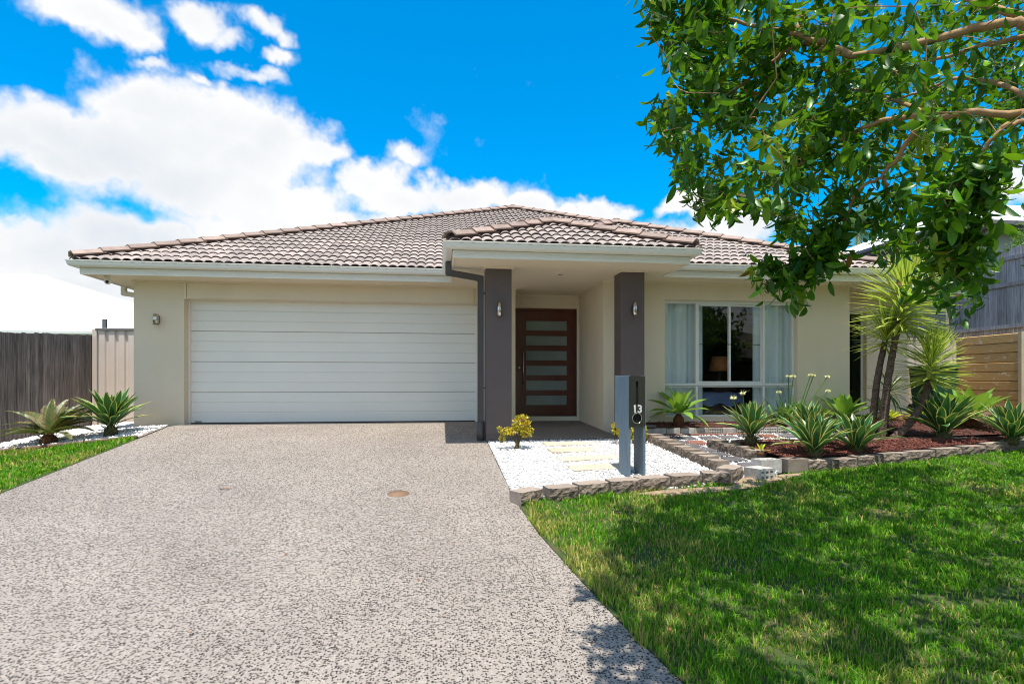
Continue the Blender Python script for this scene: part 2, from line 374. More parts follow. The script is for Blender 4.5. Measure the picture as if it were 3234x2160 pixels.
M_FROST = mat('frosted_pane', (0.20, 0.235, 0.225), 0.12, col2=(0.17, 0.20, 0.195), vscale=4, spec=0.7)
M_ALU = mat('window_frame_paint', (0.72, 0.73, 0.72), 0.35, col2=(0.68, 0.69, 0.68), vscale=3)
M_STEEL = mat('brushed_steel', (0.62, 0.61, 0.58), 0.22, metal=1.0, col2=(0.50, 0.49, 0.47), vscale=8, stretch=(1, 1, 20))
M_STEEL2 = mat('dull_steel', (0.22, 0.215, 0.195), 0.30, metal=1.0, col2=(0.15, 0.147, 0.133), vscale=6, stretch=(14, 1, 1))
M_BLACK = mat('black_void', (0.006, 0.006, 0.006), 0.7, col2=(0.010, 0.009, 0.009), vscale=4)
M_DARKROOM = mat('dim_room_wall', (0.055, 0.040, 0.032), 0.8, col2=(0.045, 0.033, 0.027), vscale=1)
M_GLASS = glassmat('window_glass', (0.985, 0.99, 0.99))
M_DGLASS = glassmat('tinted_glass', (0.35, 0.42, 0.40), 1.0)
M_TILE = mat('roof_tile', (0.40, 0.335, 0.292), 0.7, col2=(0.30, 0.245, 0.212), vscale=5, bump=0.3, bscale=120, bdist=0.004, randv=0.2, thr=(0.36, 0.70))
M_TILEEDGE = mat('roof_tile_edge', (0.105, 0.075, 0.066), 0.8, col2=(0.055, 0.038, 0.034), vscale=12)  # butt faces dark brown: weathered edge plus course shadow put into the colour
M_CAP = mat('ridge_cap', (0.37, 0.272, 0.225), 0.7, col2=(0.27, 0.195, 0.16), vscale=5, bump=0.3, bscale=90, bdist=0.004, randv=0.18)
M_BED = mat('ridge_mortar', (0.085, 0.045, 0.038), 0.85, col2=(0.045, 0.026, 0.022), vscale=14, bump=0.5, bscale=60)
M_DRIVE = cellmat('exposed_aggregate', [(0.0, (0.299, 0.257, 0.218)), (0.22, (0.114, 0.090, 0.075)), (0.46, (0.026, 0.022, 0.019)), (0.70, (0.075, 0.060, 0.050)), (0.86, (0.378, 0.334, 0.290))], 74, gap=(0.299, 0.260, 0.226), gapw=0.06)
M_PORCH = cellmat('porch_aggregate', [(0.0, (0.40, 0.35, 0.31)), (0.22, (0.16, 0.13, 0.115)), (0.55, (0.08, 0.067, 0.062)), (0.82, (0.26, 0.22, 0.2))], 95, gap=(0.20, 0.175, 0.155))
M_SOIL = mat('soil', (0.155, 0.105, 0.070), 0.95, col2=(0.085, 0.060, 0.042), vscale=7, bump=0.8, bscale=40, bdist=0.02)
M_TURF = mat('turf_floor', (0.045, 0.075, 0.016), 0.95, col2=(0.13, 0.10, 0.045), vscale=3.0, bump=0.8, bscale=60, bdist=0.02, thr=(0.46, 0.75))
M_GRASSFAR = mat('far_grass', (0.07, 0.11, 0.03), 0.95, col2=(0.10, 0.12, 0.04), vscale=0.7, bump=0.6, bscale=20, bdist=0.03)
M_ASPHALT = mat('asphalt', (0.055, 0.054, 0.053), 0.9, col2=(0.04, 0.04, 0.04), vscale=20, bump=0.5, bscale=150)
M_CONC = mat('pale_concrete', (0.42, 0.40, 0.37), 0.85, col2=(0.32, 0.30, 0.28), vscale=5, bump=0.4, bscale=80)
M_WHITEGRAV = mat('white_gravel_floor', (0.60, 0.59, 0.58), 0.9, col2=(0.33, 0.32, 0.31), vscale=45, bump=0.9, bscale=60, bdist=0.012)  # darker mottling puts the shade between pebbles into the floor colour
M_PEBBLE = mat('white_pebble', (0.86, 0.85, 0.84), 0.65, col2=(0.68, 0.67, 0.67), vscale=14)
M_BLOCK = mat('garden_block', (0.37, 0.30, 0.245), 0.9, col2=(0.26, 0.205, 0.165), vscale=7, bump=0.5, bscale=90, bdist=0.006, randv=0.14)
M_BLOCKROCK = mat('split_block_face', (0.26, 0.205, 0.16), 0.95, col2=(0.10, 0.078, 0.062), vscale=26, bump=1.0, bscale=38, bdist=0.03, randv=0.12)
M_BRICKGREY = mat('grey_brick', (0.54, 0.52, 0.485), 0.9, col2=(0.36, 0.33, 0.30), vscale=9, bump=0.5, bscale=70, randv=0.12)
M_BRICKRED = mat('red_paver', (0.24, 0.10, 0.07), 0.9, col2=(0.17, 0.075, 0.055), vscale=9, bump=0.4, bscale=70, randv=0.15)
M_SLATE = mat('slate_paver', (0.135, 0.125, 0.135), 0.7, col2=(0.10, 0.093, 0.10), vscale=5, bump=0.4, bscale=50, randv=0.18)
M_SAND = mat('sandstone_paver', (0.56, 0.48, 0.365), 0.8, col2=(0.47, 0.39, 0.29), vscale=5, bump=0.4, bscale=60, randv=0.06)
M_MULCHF = mat('mulch_floor', (0.105, 0.040, 0.030), 0.95, col2=(0.045, 0.020, 0.016), vscale=22, bump=1.0, bscale=45, bdist=0.02)
M_MULCH = mat('mulch_chip', (0.27, 0.085, 0.058), 0.9, col2=(0.12, 0.042, 0.032), vscale=6)
M_PALING = mat('weathered_paling', (0.34, 0.295, 0.27), 0.9, col2=(0.10, 0.082, 0.074), vscale=5, stretch=(10, 10, 0.5), bump=0.7, bscale=16, bdist=0.008, randv=0.28)
M_PALING2 = mat('silver_paling', (0.45, 0.43, 0.435), 0.85, col2=(0.22, 0.205, 0.205), vscale=5, stretch=(9, 9, 0.5), bump=0.6, bscale=16, bdist=0.008, randv=0.2)
M_SLEEPER = mat('concrete_sleeper', (0.60, 0.37, 0.145), 0.85, col2=(0.80, 0.66, 0.45), vscale=5, bump=0.6, bscale=12, bdist=0.008, stretch=(1, 1.2, 3), randv=0.08, thr=(0.60, 0.66), detail=9)
M_SLPOST = mat('sleeper_post', (0.62, 0.51, 0.34), 0.8, col2=(0.54, 0.44, 0.29), vscale=5)
M_CBOND = mat('cream_steel_sheet', (0.64, 0.545, 0.47), 0.5, col2=(0.61, 0.515, 0.44), vscale=2)
M_CBDARK = mat('grey_steel_cap', (0.17, 0.16, 0.155), 0.5, col2=(0.145, 0.137, 0.133), vscale=3)
M_WHITEROOF = mat('white_metal_roof', (0.80, 0.79, 0.78), 0.45, col2=(0.77, 0.76, 0.75), vscale=1)
M_NWALL = mat('neighbour_render', (0.40, 0.41, 0.43), 0.8, col2=(0.37, 0.38, 0.40), vscale=1)
M_NGREY = mat('grey_fascia', (0.15, 0.15, 0.155), 0.5, col2=(0.13, 0.13, 0.135), vscale=2)
M_POSTBLUE = mat('weathered_blue_post', (0.15, 0.215, 0.265), 0.55, col2=(0.11, 0.16, 0.205), vscale=5, stretch=(8, 8, 0.8), bump=0.5, bscale=30, bdist=0.004)
M_CURTAIN = mat('sheer_curtain', (0.66, 0.74, 0.77), 0.9, col2=(0.60, 0.68, 0.71), vscale=6, stretch=(8, 8, 0.6))
M_BEDSP = mat('blue_bedspread', (0.14, 0.20, 0.36), 0.9, col2=(0.10, 0.15, 0.28), vscale=5)
M_SHADE = mat('amber_lampshade', (0.52, 0.20, 0.075), 0.8, col2=(0.45, 0.17, 0.06), vscale=20, stretch=(1, 1, 0.2))
M_BARK = mat('tree_bark', (0.44, 0.265, 0.13), 0.8, col2=(0.30, 0.175, 0.085), vscale=12, bump=0.6, bscale=30, bdist=0.006)
M_YTRUNK = mat('yucca_bark', (0.20, 0.135, 0.10), 0.95, col2=(0.065, 0.043, 0.034), vscale=16, bump=1.0, bscale=30, bdist=0.03, stretch=(1, 1, 2.2))
M_STUMP = mat('old_leaf_base', (0.115, 0.090, 0.035), 0.9, col2=(0.05, 0.045, 0.02), vscale=18, bump=1.0, bscale=40, bdist=0.02)
M_RUST = mat('cycad_stem', (0.17, 0.065, 0.028), 0.95, col2=(0.08, 0.03, 0.015), vscale=20, bump=1.0, bscale=50, bdist=0.02)
M_IRON = mat('rusty_drain_lid', (0.26, 0.155, 0.095), 0.7, col2=(0.20, 0.12, 0.075), vscale=12, bump=0.4, bscale=60)
L_TREE = leafmat('tree_leaf', True, rough=0.38, trans=0.30, tcol=(0.26, 0.54, 0.012), spec=0.4)
L_GRASS = leafmat('grass_blade', True, rough=0.6, trans=0.42, tcol=(0.26, 0.55, 0.02), spec=0.25)
L_AGREEN = leafmat('agave_green', False, (0.026, 0.115, 0.035), 0.36, 0.12, (0.2, 0.5, 0.05), var=0.3)
L_AYELL = leafmat('agave_margin', False, (0.62, 0.58, 0.16), 0.45, 0.2, (0.6, 0.6, 0.1), var=0.15)
L_ATT = leafmat('soft_agave', False, (0.19, 0.36, 0.045), 0.42, 0.28, (0.4, 0.6, 0.04), var=0.32)
L_YUC = leafmat('yucca_leaf', False, (0.24, 0.37, 0.05), 0.42, 0.34, (0.6, 0.78, 0.05), var=0.35)
L_YUCE = leafmat('yucca_margin', False, (0.72, 0.74, 0.20), 0.42, 0.3, (0.8, 0.85, 0.1), var=0.15)
L_AGAP = leafmat('agapanthus_leaf', False, (0.075, 0.20, 0.03), 0.42, 0.25, (0.4, 0.55, 0.03), var=0.4)
L_JADE = leafmat('jade_leaf', True, rough=0.4, trans=0.2, tcol=(0.6, 0.5, 0.03))
L_LIME = leafmat('bromeliad_leaf', False, (0.46, 0.52, 0.035), 0.4, 0.3, (0.7, 0.7, 0.05), var=0.25)
L_CYC = leafmat('cycad_leaf', True, rough=0.4, trans=0.15)
L_FAR = leafmat('far_leaf', True, rough=0.5, trans=0.3)
L_FLOWER = leafmat('seed_head', False, (0.66, 0.66, 0.36), 0.6, 0.3, (0.7, 0.7, 0.3), var=0.3)
# ================================================================ the setting
def xdr(Y):  # right edge of the driveway
    pts = [(-12, 3.4), (0, 2.05), (2.73, 1.206), (3.23, 1.087), (3.84, 0.973), (4.7, 0.83), (5.6, 0.74), (8.35, 0.68), (20, 0.68)]
    return float(np.interp(Y, [p[0] for p in pts], [p[1] for p in pts]))
def xdl(Y):
    return float(np.interp(Y, [-12, 0, 3, 5, 20], [-6.2, -5.2, -4.45, -4.36, -4.33]))
def build_ground():
    xs = [-900, -200, -60, -20, -7.55, -6, -4.52, -4.35, 0, 4, 8, 11.9, 20, 60, 200, 900]; ys = [-900, -200, -60, -20, -2, 1, 2.5, 4, 7, 9.75, 12, 14.75, 30, 60, 200, 900]
    V = [(x, y, gz(x, y) - 0.06 - (0.25 if (y > 16 or (y > 6.9 and -4.5 < x < 12)) else 0)) for y in ys for x in xs]; n = len(xs)
    Fc = [(j * n + i, j * n + i + 1, (j + 1) * n + i + 1, (j + 1) * n + i) for j in range(len(ys) - 1) for i in range(n - 1)]
    o = link('ground', pymesh('ground', V, Fc, M_GRASSFAR)); o['kind'] = 'structure'
    YS = [-2.0, -1, 0, 0.5, 1.0, 1.5, 2, 2.5, 2.73, 3, 3.23, 3.5, 3.84, 4.2, 4.7, 5.1, 5.6, 6.5, 7.5, 8.35, 9.0, 9.75, 10.44]
    strip('driveway', YS, xdl, xdr, 0.0, M_DRIVE, nx=1)
    strip('road', [-10.0, -2.6], lambda y: -300, lambda y: 300, -0.03, M_ASPHALT)
    # kerb
    o = box('kerb', (-300, 300, -2.6, -2.0, gz(0, -3) - 0.2, gz(0, -3) + 0.005), M_CONC, bevel=0.02); o['kind'] = 'structure'
    # turf floors
    LR = [(xdr(y) + 0.002, y) for y in (1.0, 2.0, 2.73, 3.23, 3.84, 4.7, 5.55)] + [(0.76, 5.58), (3.3, 6.02), (3.75, 6.25), (4.5, 6.45), (6.2, 6.78), (8.6, 7.36), (11.8, 7.9), (11.8, 1.0)]
    sheet('lawn', LR, 0.004, M_TURF)
    LL = [(-4.352, 1.0), (-4.352, 8.86), (-7.4, 8.86), (-7.4, 4.0), (-7.4, 1.0)]
    o = strip('side_lawn', [1.0, 2.5, 4.0, 6.0, 8.86], lambda y: -7.4, lambda y: xdl(y) - 0.002, 0.004, M_TURF)
    strip('verge', [-2.0, -1.0, 0.0, 1.0], lambda y: xdr(y) + 0.002, lambda y: 14.0, 0.002, M_TURF)
    return LR
LAWN_R = build_ground()
# white gravel in front of the porch, with sandstone stepping pavers
GRAV = [(0.69, 8.36), (0.72, 7.0), (0.745, 5.63), (1.4, 5.72), (2.4, 5.86), (3.25, 5.98), (3.62, 6.35), (3.55, 7.0), (3.22, 8.38)]
grav = sheet('gravel_bed', GRAV, -0.005, M_WHITEGRAV)
PATH = [(3.62, 6.36), (3.9, 6.2), (4.15, 6.55), (4.2, 7.0), (4.05, 7.75), (4.6, 7.82), (6.0, 7.8), (7.15, 7.78), (7.15, 8.66), (6, 8.66), (3.3, 8.68), (3.24, 8.40), (3.57, 7.0)]
SOIL = [G(*q)[:2] for q in [(1990, 1562), (2124, 1546), (2312, 1536), (2345, 1510), (2470, 1500), (2540, 1495), (2500, 1513), (2400, 1541), (2250, 1557), (2100, 1569)]]
sheet('bare_soil', SOIL, 0.009, mat('sandy_soil', (0.36, 0.255, 0.165), 0.95, col2=(0.22, 0.15, 0.10), vscale=9, bump=0.8, bscale=40, bdist=0.02))
path = sheet('garden_path', PATH, -0.01, M_WHITEGRAV)
# raised mulch beds
UP = 0.122
BED = [(4.22, 6.98), (4.32, 6.62), (5.2, 6.72), (6.2, 6.92), (7.4, 7.2), (8.6, 7.5), (11.8, 8.1), (11.8, 9.0), (9.6, 7.7), (8.0, 7.62), (6.0, 7.62), (4.5, 7.66), (4.15, 7.6)]
sheet('front_mulch_bed', BED, UP, M_MULCHF)
HBED = [(3.1, 8.72), (7.16, 8.72), (7.16, 7.82), (11.79, 8.2), (11.79, 9.62), (7.25, 9.62), (7.25, 9.24), (3.1, 9.24)]
sheet('house_mulch_bed', HBED, 0.10, M_MULCHF)
sheet('side_yard', [(7.25, 9.62), (11.79, 9.62), (11.79, 9.74), (7.25, 9.74)], 0.10, M_MULCHF)
box('side_yard_soil', (7.25, 11.79, 9.742, 24, -0.3, 0.08), M_SOIL)['kind'] = 'structure'
LBED = [(-4.36, 8.9), (-4.36, 9.749), (-5.5, 9.749), (-7.3, 9.749), (-7.3, 8.9)]
M_BEDF = mat('bed_floor', (0.34, 0.30, 0.26), 0.95, col2=(0.20, 0.165, 0.135), vscale=20, bump=0.8, bscale=50, bdist=0.015)
strip('pebble_bed', [8.90, 9.3, 9.75, 10.4, 12.3], lambda y: -7.3, lambda y: -4.36 if y < 10.3 else -5.0, 0.012, M_BEDF, nx=4)
# raised ground behind the retaining wall
box('upper_terrace', (12.02, 60, 3, 60, -0.5, 1.66), M_GRASSFAR)['kind'] = 'structure'

# ================================================================ the house
ZS = 2.42
house = empty('house', (1.0, 10.2, 0.0), 'single-storey cream rendered house with brown tiled hip roof and double garage', 'house')
WTOP = 2.47
# walls
link('wall', holes_mesh('wall', -5.09, 1.35, -0.3, WTOP, 10.2, 10.45, [(-4.30, 0.66, -0.3, 2.125)], M_WALL), house)
box('lintel', (-4.245, 0.60, 10.175, 10.198, 2.135, 2.395), M_WALL, house, bevel=0.004)
for b in [(-4.298, -4.262, 10.185, 10.197, 2.125, 2.41), (-1.75, -1.742, 10.171, 10.176, 2.14, 2.39)]: box('control_joint', b, M_SOFFIT, house)
box('wall', (-5.09, -4.86, 10.452, 24, -0.4, WTOP), M_WALL, house)
box('wall', (1.15, 1.348, 10.452, 11.15, -0.3, WTOP), M_WALL, house)
link('wall', holes_mesh('wall', 1.352, 2.718, -0.3, WTOP, 10.92, 11.1, [(1.44, 2.67, 0.05, 2.165)], M_WALL), house)
box('wall', (2.72, 2.92, 9.463, 11.1, -0.3, WTOP), M_WALL, house)
WX0, WX1, WZ0, WZ1 = 3.80, 6.23, 0.10, 2.13
link('wall', holes_mesh('wall', 2.72, 7.23, -0.3, WTOP, 9.26, 9.46, [(WX0, WX1, WZ0, WZ1)], M_WALL), house)
box('wall', (7.03, 7.23, 9.462, 10.298, -0.3, WTOP), M_WALL, house)
link('wall', holes_mesh('wall', 7.03, 9.30, -0.3, WTOP, 10.3, 10.5, [(7.5, 8.41, 0.25, 2.13)], M_WALL), house)
box('wall', (9.1, 9.30, 10.502, 24, -0.4, WTOP), M_WALL, house)
box('base_plinth', (2.74, 7.21, 9.245, 9.259, -0.3, 0.055), M_WALL, house)
box('rear_wall', (-5.09, 9.3, 24.002, 24.2, -0.4, WTOP), M_WALL, house)
# cornice strip where wall meets soffit
boxes('cornice', [(-5.11, 1.37, 10.165, 10.199, 2.395, 2.419), (2.70, 7.25, 9.225, 9.259, 2.395, 2.419), (1.37, 2.70, 10.89, 10.919, 2.395, 2.419), (2.69, 2.719, 9.26, 10.889, 2.395, 2.419), (7.25, 9.3, 10.27, 10.299, 2.395, 2.419),
      (0.64, 1.08, 8.315, 8.349, 2.392, 2.419), (2.70, 3.13, 8.315, 8.349, 2.392, 2.419), (0.635, 0.669, 8.349, 8.73, 2.392, 2.419), (2.695, 2.729, 8.349, 8.73, 2.392, 2.419), (1.051, 1.085, 8.349, 8.73, 2.392, 2.419), (3.101, 3.135, 8.349, 8.73, 2.392, 2.419)], M_SOFFIT, house)
# soffit sheets
boxes('soffit', [(-5.56, 0.16, 9.61, 10.19, ZS, ZS + 0.01), (-5.56, -5.10, 10.192, 24, ZS, ZS + 0.01), (0.162, 3.53, 7.72, 9.25, ZS, ZS + 0.01), (0.162, 2.715, 9.252, 10.915, ZS, ZS + 0.01), (3.532, 7.71, 8.69, 9.25, ZS, ZS + 0.01), (7.235, 7.71, 9.252, 10.29, ZS, ZS + 0.01), (7.712, 9.84, 9.61, 10.29, ZS, ZS + 0.01)], M_SOFFIT, house)
for b in [(0.17, 3.52, 8.30, 8.304), (0.17, 3.52, 9.50, 9.504), (1.84, 1.844, 7.73, 8.29), (-1.9, -1.896, 9.62, 10.16), (5.6, 5.604, 8.70, 9.22)]:
    box('joint_strip', (*b, ZS - 0.0035, ZS - 0.0005), M_TRIM, house)
# fascia and gutter swept round the eaves
EAVE = [(-5.57, 24), (-5.57, 9.60), (0.17, 9.60), (0.17, 7.71), (3.54, 7.71), (3.54, 8.68), (7.72, 8.68), (7.72, 9.60), (9.85, 9.60), (9.85, 24)]
def sweep(name, prof, m, parent, zadd=0.0):
    n = len(EAVE); off = []
    for i in range(n):
        def nrm(a, b):
            d = Vector((b[0] - a[0], b[1] - a[1])).normalized(); return Vector((d.y, -d.x))
        if i == 0: w = nrm(EAVE[0], EAVE[1])
        elif i == n - 1: w = nrm(EAVE[-2], EAVE[-1])
        else: w = nrm(EAVE[i - 1], EAVE[i]) + nrm(EAVE[i], EAVE[i + 1])
        off.append(w)
    k = len(prof); V = []; Fc = []
    for i in range(n):
        for o, z in prof: V.append((EAVE[i][0] + off[i].x * o, EAVE[i][1] + off[i].y * o, z))
    for i in range(n - 1):
        for j in range(k):
            j2 = (j + 1) % k; Fc.append((i * k + j, i * k + j2, (i + 1) * k + j2, (i + 1) * k + j))
    Fc.append(tuple(range(k))); Fc.append(tuple(range((n - 1) * k, n * k))[::-1])
    me = pymesh(name, V, Fc, m)
    bm = bmesh.new(); bm.from_mesh(me); bmesh.ops.recalc_face_normals(bm, faces=bm.faces); bm.to_mesh(me); bm.free()
    return link(name, me, parent)
sweep('fascia', [(-0.02, 2.40), (0.0, 2.40), (0.0, 2.425), (0.006, 2.429), (0.006, 2.434), (0.0, 2.438), (0.0, 2.455), (0.006, 2.459), (0.006, 2.464), (0.0, 2.468), (0.0, 2.485), (0.006, 2.489), (0.006, 2.494), (0.0, 2.498), (0.0, 2.59), (-0.02, 2.59)], M_TRIM, house)
gut = sweep('gutter', [(0.008, 2.585), (0.008, 2.512), (0.012, 2.505), (0.08, 2.502), (0.105, 2.512), (0.119, 2.535), (0.125, 2.565), (0.131, 2.583), (0.138, 2.586), (0.138, 2.597), (0.118, 2.600), (0.112, 2.590), (0.106, 2.545), (0.09, 2.522), (0.02, 2.518), (0.018, 2.585)], M_TRIM, house)
# gutter slots
def slot_row(x0, x1, y, step=0.155):
    n = int((x1 - x0) / step); return [(x0 + i * step, x0 + i * step + 0.05, y - 0.0005, y + 0.02, 2.571, 2.577) for i in range(1, n)]
boxes('gutter_slots', slot_row(-5.7, 0.1, 9.60 - 0.1275) + slot_row(0.1, 3.6, 7.71 - 0.1275) + slot_row(3.7, 7.8, 8.68 - 0.1275), M_CBDARK, gut)['kind'] = 'stuff'
# roof planes
ZE = 2.605; KP = 0.442; CO = 1 / math.sqrt(1 + KP * KP)
mx0, mx1, my0 = -5.65, 10.10, 9.53; wx0, wx1, wy0 = 0.12, 7.80, 8.63; px0, px1, py0 = 0.12, 3.60, 7.66
mh = (mx1 - mx0) / 2; wh = (wx1 - wx0) / 2; ph = (px1 - px0) / 2
MA = (mx0 + mh, my0 + mh); WA = (wx0 + wh, wy0 + wh); PA = (px0 + ph, py0 + ph)
WV = (wx0 + wh, my0 + wh); PJ = (px0 + ph, wy0 + ph)
def zr(kind, x, y):
    if kind == 'mf': return ZE + KP * (y - my0)
    if kind == 'wf': return ZE + KP * (y - wy0)
    if kind == 'pf': return ZE + KP * (y - py0)
    if kind == 'l': return ZE + KP * (x - wx0)
    if kind == 'ml': return ZE + KP * (x - mx0)
    if kind == 'mr': return ZE + KP * (mx1 - x)
    if kind == 'wr': return ZE + KP * (wx1 - x)
    if kind == 'pr': return ZE + KP * (px1 - x)
POLY = {'mf': [(mx0, my0), (wx0, my0), WV, (wx1, my0), (mx1, my0), MA], 'wf': [(px1, wy0), (wx1, wy0), WA, PJ], 'pf': [(px0, py0), (px1, py0), PA],
        'l': [(px0, py0), PA, PJ, WA, WV, (wx0, my0)], 'ml': [(mx0, my0), MA, (MA[0], 26), (mx0, 26)], 'mr': [(mx1, my0), (mx1, 26), (MA[0], 26), MA],
        'wr': [(wx1, wy0), (wx1, my0), WV, WA], 'pr': [(px1, py0), (px1, wy0), PJ, PA]}
V = []; Fc = []
for kd, pl in POLY.items():
    k = len(V); V += [(p[0], p[1], zr(kd, *p) - 0.02) for p in pl]
    for t in mgeo.tessellate_polygon([[Vector((p[0], p[1], 0)) for p in pl]]): Fc.append(tuple(i + k for i in t))
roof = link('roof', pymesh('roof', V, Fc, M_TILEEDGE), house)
# a tile: two rolls, 300 mm wide, 320 mm course
TW, TC = 0.30, 0.322
def tile_template():
    us = []; hs = []
    for r in range(2):
        for s, h in ((0, 0), (0.14, 0.55), (0.30, 0.92), (0.5, 1.0), (0.70, 0.92), (0.86, 0.55)):
            us.append((r + s) * 0.15); hs.append(h)
    us.append(TW); hs.append(0)
    n = len(us); V = []
    for v, lift in ((0.0, 0.027), (TC + 0.03, 0.003)):
        for u, h in zip(us, hs): V.append((u, v, lift + 0.032 * h))
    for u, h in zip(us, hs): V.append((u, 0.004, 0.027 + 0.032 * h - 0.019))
    Fc = []; ix = []
    for i in range(n - 1):
        Fc.append((i, i + 1, n + i + 1, n + i)); ix.append(0)
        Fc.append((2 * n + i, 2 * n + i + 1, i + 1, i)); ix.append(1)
    return V, Fc, ix
TV, TF, TI = tile_template()
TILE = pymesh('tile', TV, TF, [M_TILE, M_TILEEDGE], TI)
def lay_tiles():
    todo = []
    for kd, (yy0, xa, xb, ncourse) in {'mf': (my0, mx0, mx1, 28), 'wf': (wy0, wx0, wx1, 14), 'pf': (py0, px0, px1, 8)}.items():
        pl = POLY[kd]; ne = len(pl)
        for c in range(ncourse):
            y = yy0 - 0.045 + c * TC * CO
            for i in range(-1, int((xb - xa) / TW) + 2):
                x = xa + i * TW
                cs = [(x, y), (x + TW, y), (x + TW, y + TC * CO), (x, y + TC * CO)]
                ins = in_poly(np.array([q[0] for q in cs] + [x + TW / 2]), np.array([max(q[1], yy0 + 0.001) for q in cs] + [y + TC * CO / 2 + 0.02]), pl)
                if not ins.any(): continue
                cuts = []
                if not ins.all():
                    for e in range(ne):
                        a = Vector(pl[e]); b = Vector(pl[(e + 1) % ne])
                        if abs(a.y - b.y) < 1e-6: continue
                        d = (b - a); L_ = d.length; d /= L_; nrm = Vector((d.y, -d.x))      # outward for ccw
                        ctr = Vector((x + TW / 2, y + TC * CO / 2)); s = (ctr - a).dot(d); dist = (ctr - a).dot(nrm)
                        if -0.3 < s < L_ + 0.3 and abs(dist) < 0.36: cuts.append((a, nrm))
                d = math.hypot(x, y)
                todo.append((d, kd, x, y, zr(kd, 0, y), cuts))
    todo.sort(key=lambda q: q[0])
    rot = Matrix.Rotation(math.atan(KP), 4, 'X'); rV = []; rF = []; rI = []
    nobj = 0
    for d, kd, x, y, z, cuts in todo:
        jit = Matrix.Rotation(random.uniform(-0.006, 0.006), 4, 'Z')
        mw = Matrix.Translation((x, y, z + random.uniform(-0.003, 0.003))) @ rot @ jit
        me = TILE
        if cuts:
            bm = bmesh.new(); bm.from_mesh(TILE); inv = mw.inverted()
            for a, nrm in cuts:
                co = inv @ Vector((a.x, a.y, z)); no = (inv.to_3x3() @ Vector((nrm.x, nrm.y, 0))).normalized()
                bmesh.ops.bisect_plane(bm, geom=bm.verts[:] + bm.edges[:] + bm.faces[:], plane_co=co, plane_no=no, clear_outer=True)
            if len(bm.faces) == 0: bm.free(); continue
            me = bpy.data.meshes.new('tile'); bm.to_mesh(me); bm.free()
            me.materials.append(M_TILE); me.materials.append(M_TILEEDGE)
        if nobj < 300:
            o = bpy.data.objects.new('tile', me); COL.objects.link(o); o.parent = roof; o.matrix_parent_inverse = WORLD[roof.name].inverted(); o.matrix_basis = mw
            nobj += 1
        else:
            k = len(rV); rV += [mw @ v.co for v in me.vertices]; rF += [tuple(i + k for i in p.vertices) for p in me.polygons]; rI += [p.material_index for p in me.polygons]
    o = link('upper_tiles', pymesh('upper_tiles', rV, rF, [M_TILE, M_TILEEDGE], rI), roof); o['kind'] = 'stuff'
lay_tiles()
def ridge(a, b, ka, kb):
    """caps from the low end a to the high end b (3D points on the roof line)"""
    a = Vector(a); b = Vector(b); d = (b - a); L_ = d.length; d.normalize()
    side = d.cross(Vector((0, 0, 1))).normalized(); up = side.cross(d).normalized()
    n = max(1, round(L_ / 0.40)); st = L_ / n
    V = []; Fc = []
    for s in (0.0, L_):
        p = a + d * s
        for w, h in ((-0.115, -0.05), (-0.085, 0.062), (0.085, 0.062), (0.115, -0.05)): V.append(p + side * w + up * h)
    Fc = [(0, 1, 5, 4), (1, 2, 6, 5), (2, 3, 7, 6), (0, 3, 2, 1), (4, 5, 6, 7)]
    link('ridge_bedding', pymesh('ridge_bedding', V, Fc, M_BED), roof)
    key = round(st, 3)
    if key not in CAPS:
        pts = []
        for v, lift, ws in ((-0.03, 0.026, 1.08), (st + 0.02, 0.0, 0.96)):
            for w, h in ((-0.125, 0.045), (-0.058, 0.108), (0.058, 0.108), (0.125, 0.045), (0.11, 0.027), (0.052, 0.086), (-0.052, 0.086), (-0.11, 0.027)):
                pts.append((w * ws, v, h + lift))
        fc = [(i, (i + 1) % 8, 8 + (i + 1) % 8, 8 + i) for i in range(8)] + [(0, 7, 6, 1), (1, 6, 5, 2), (2, 5, 4, 3), (8, 9, 14, 15), (9, 10, 13, 14), (10, 11, 12, 13)]
        CAPS[key] = pymesh('ridge_cap', pts, fc, M_CAP)
        bm = bmesh.new(); bm.from_mesh(CAPS[key]); bmesh.ops.recalc_face_normals(bm, faces=bm.faces); bm.to_mesh(CAPS[key]); bm.free()
    for i in range(n):
        p = a + d * (st * i)
        m = Matrix((side.to_4d(), d.to_4d(), up.to_4d(), (0, 0, 0, 1))).transposed(); m[3][0] = m[3][1] = m[3][2] = 0; m[0][3], m[1][3], m[2][3] = p; m[3][3] = 1
        o = bpy.data.objects.new('ridge_cap', CAPS[key]); COL.objects.link(o); o.parent = roof; o.matrix_parent_inverse = WORLD[roof.name].inverted()
        o.matrix_basis = m @ Matrix.Rotation(random.uniform(-0.02, 0.02), 4, 'Z')
CAPS = {}
def rp(p, kd, dz=0.0): return (p[0], p[1], zr(kd, *p) + dz)
ridge(rp((mx0 + .03, my0 + .03), 'ml'), rp(MA, 'ml'), 0, 0); ridge(rp((mx1, my0), 'mr'), rp(MA, 'mr'), 0, 0)
ridge(rp(MA, 'ml'), (MA[0], 20, rp(MA, 'ml')[2]), 0, 0)
ridge(rp((wx1, wy0), 'wr'), rp(WA, 'wr'), 0, 0); ridge(rp(PJ, 'l'), rp(WA, 'l'), 0, 0); ridge(rp(WA, 'l'), rp(WV, 'l'), 0, 0)
ridge(rp((px0 + .03, py0 + .03), 'l'), rp(PA, 'l'), 0, 0); ridge(rp((px1 - .03, py0 + .03), 'pr'), rp(PA, 'pr'), 0, 0); ridge(rp(PA, 'l'), rp(PJ, 'l'), 0, 0)
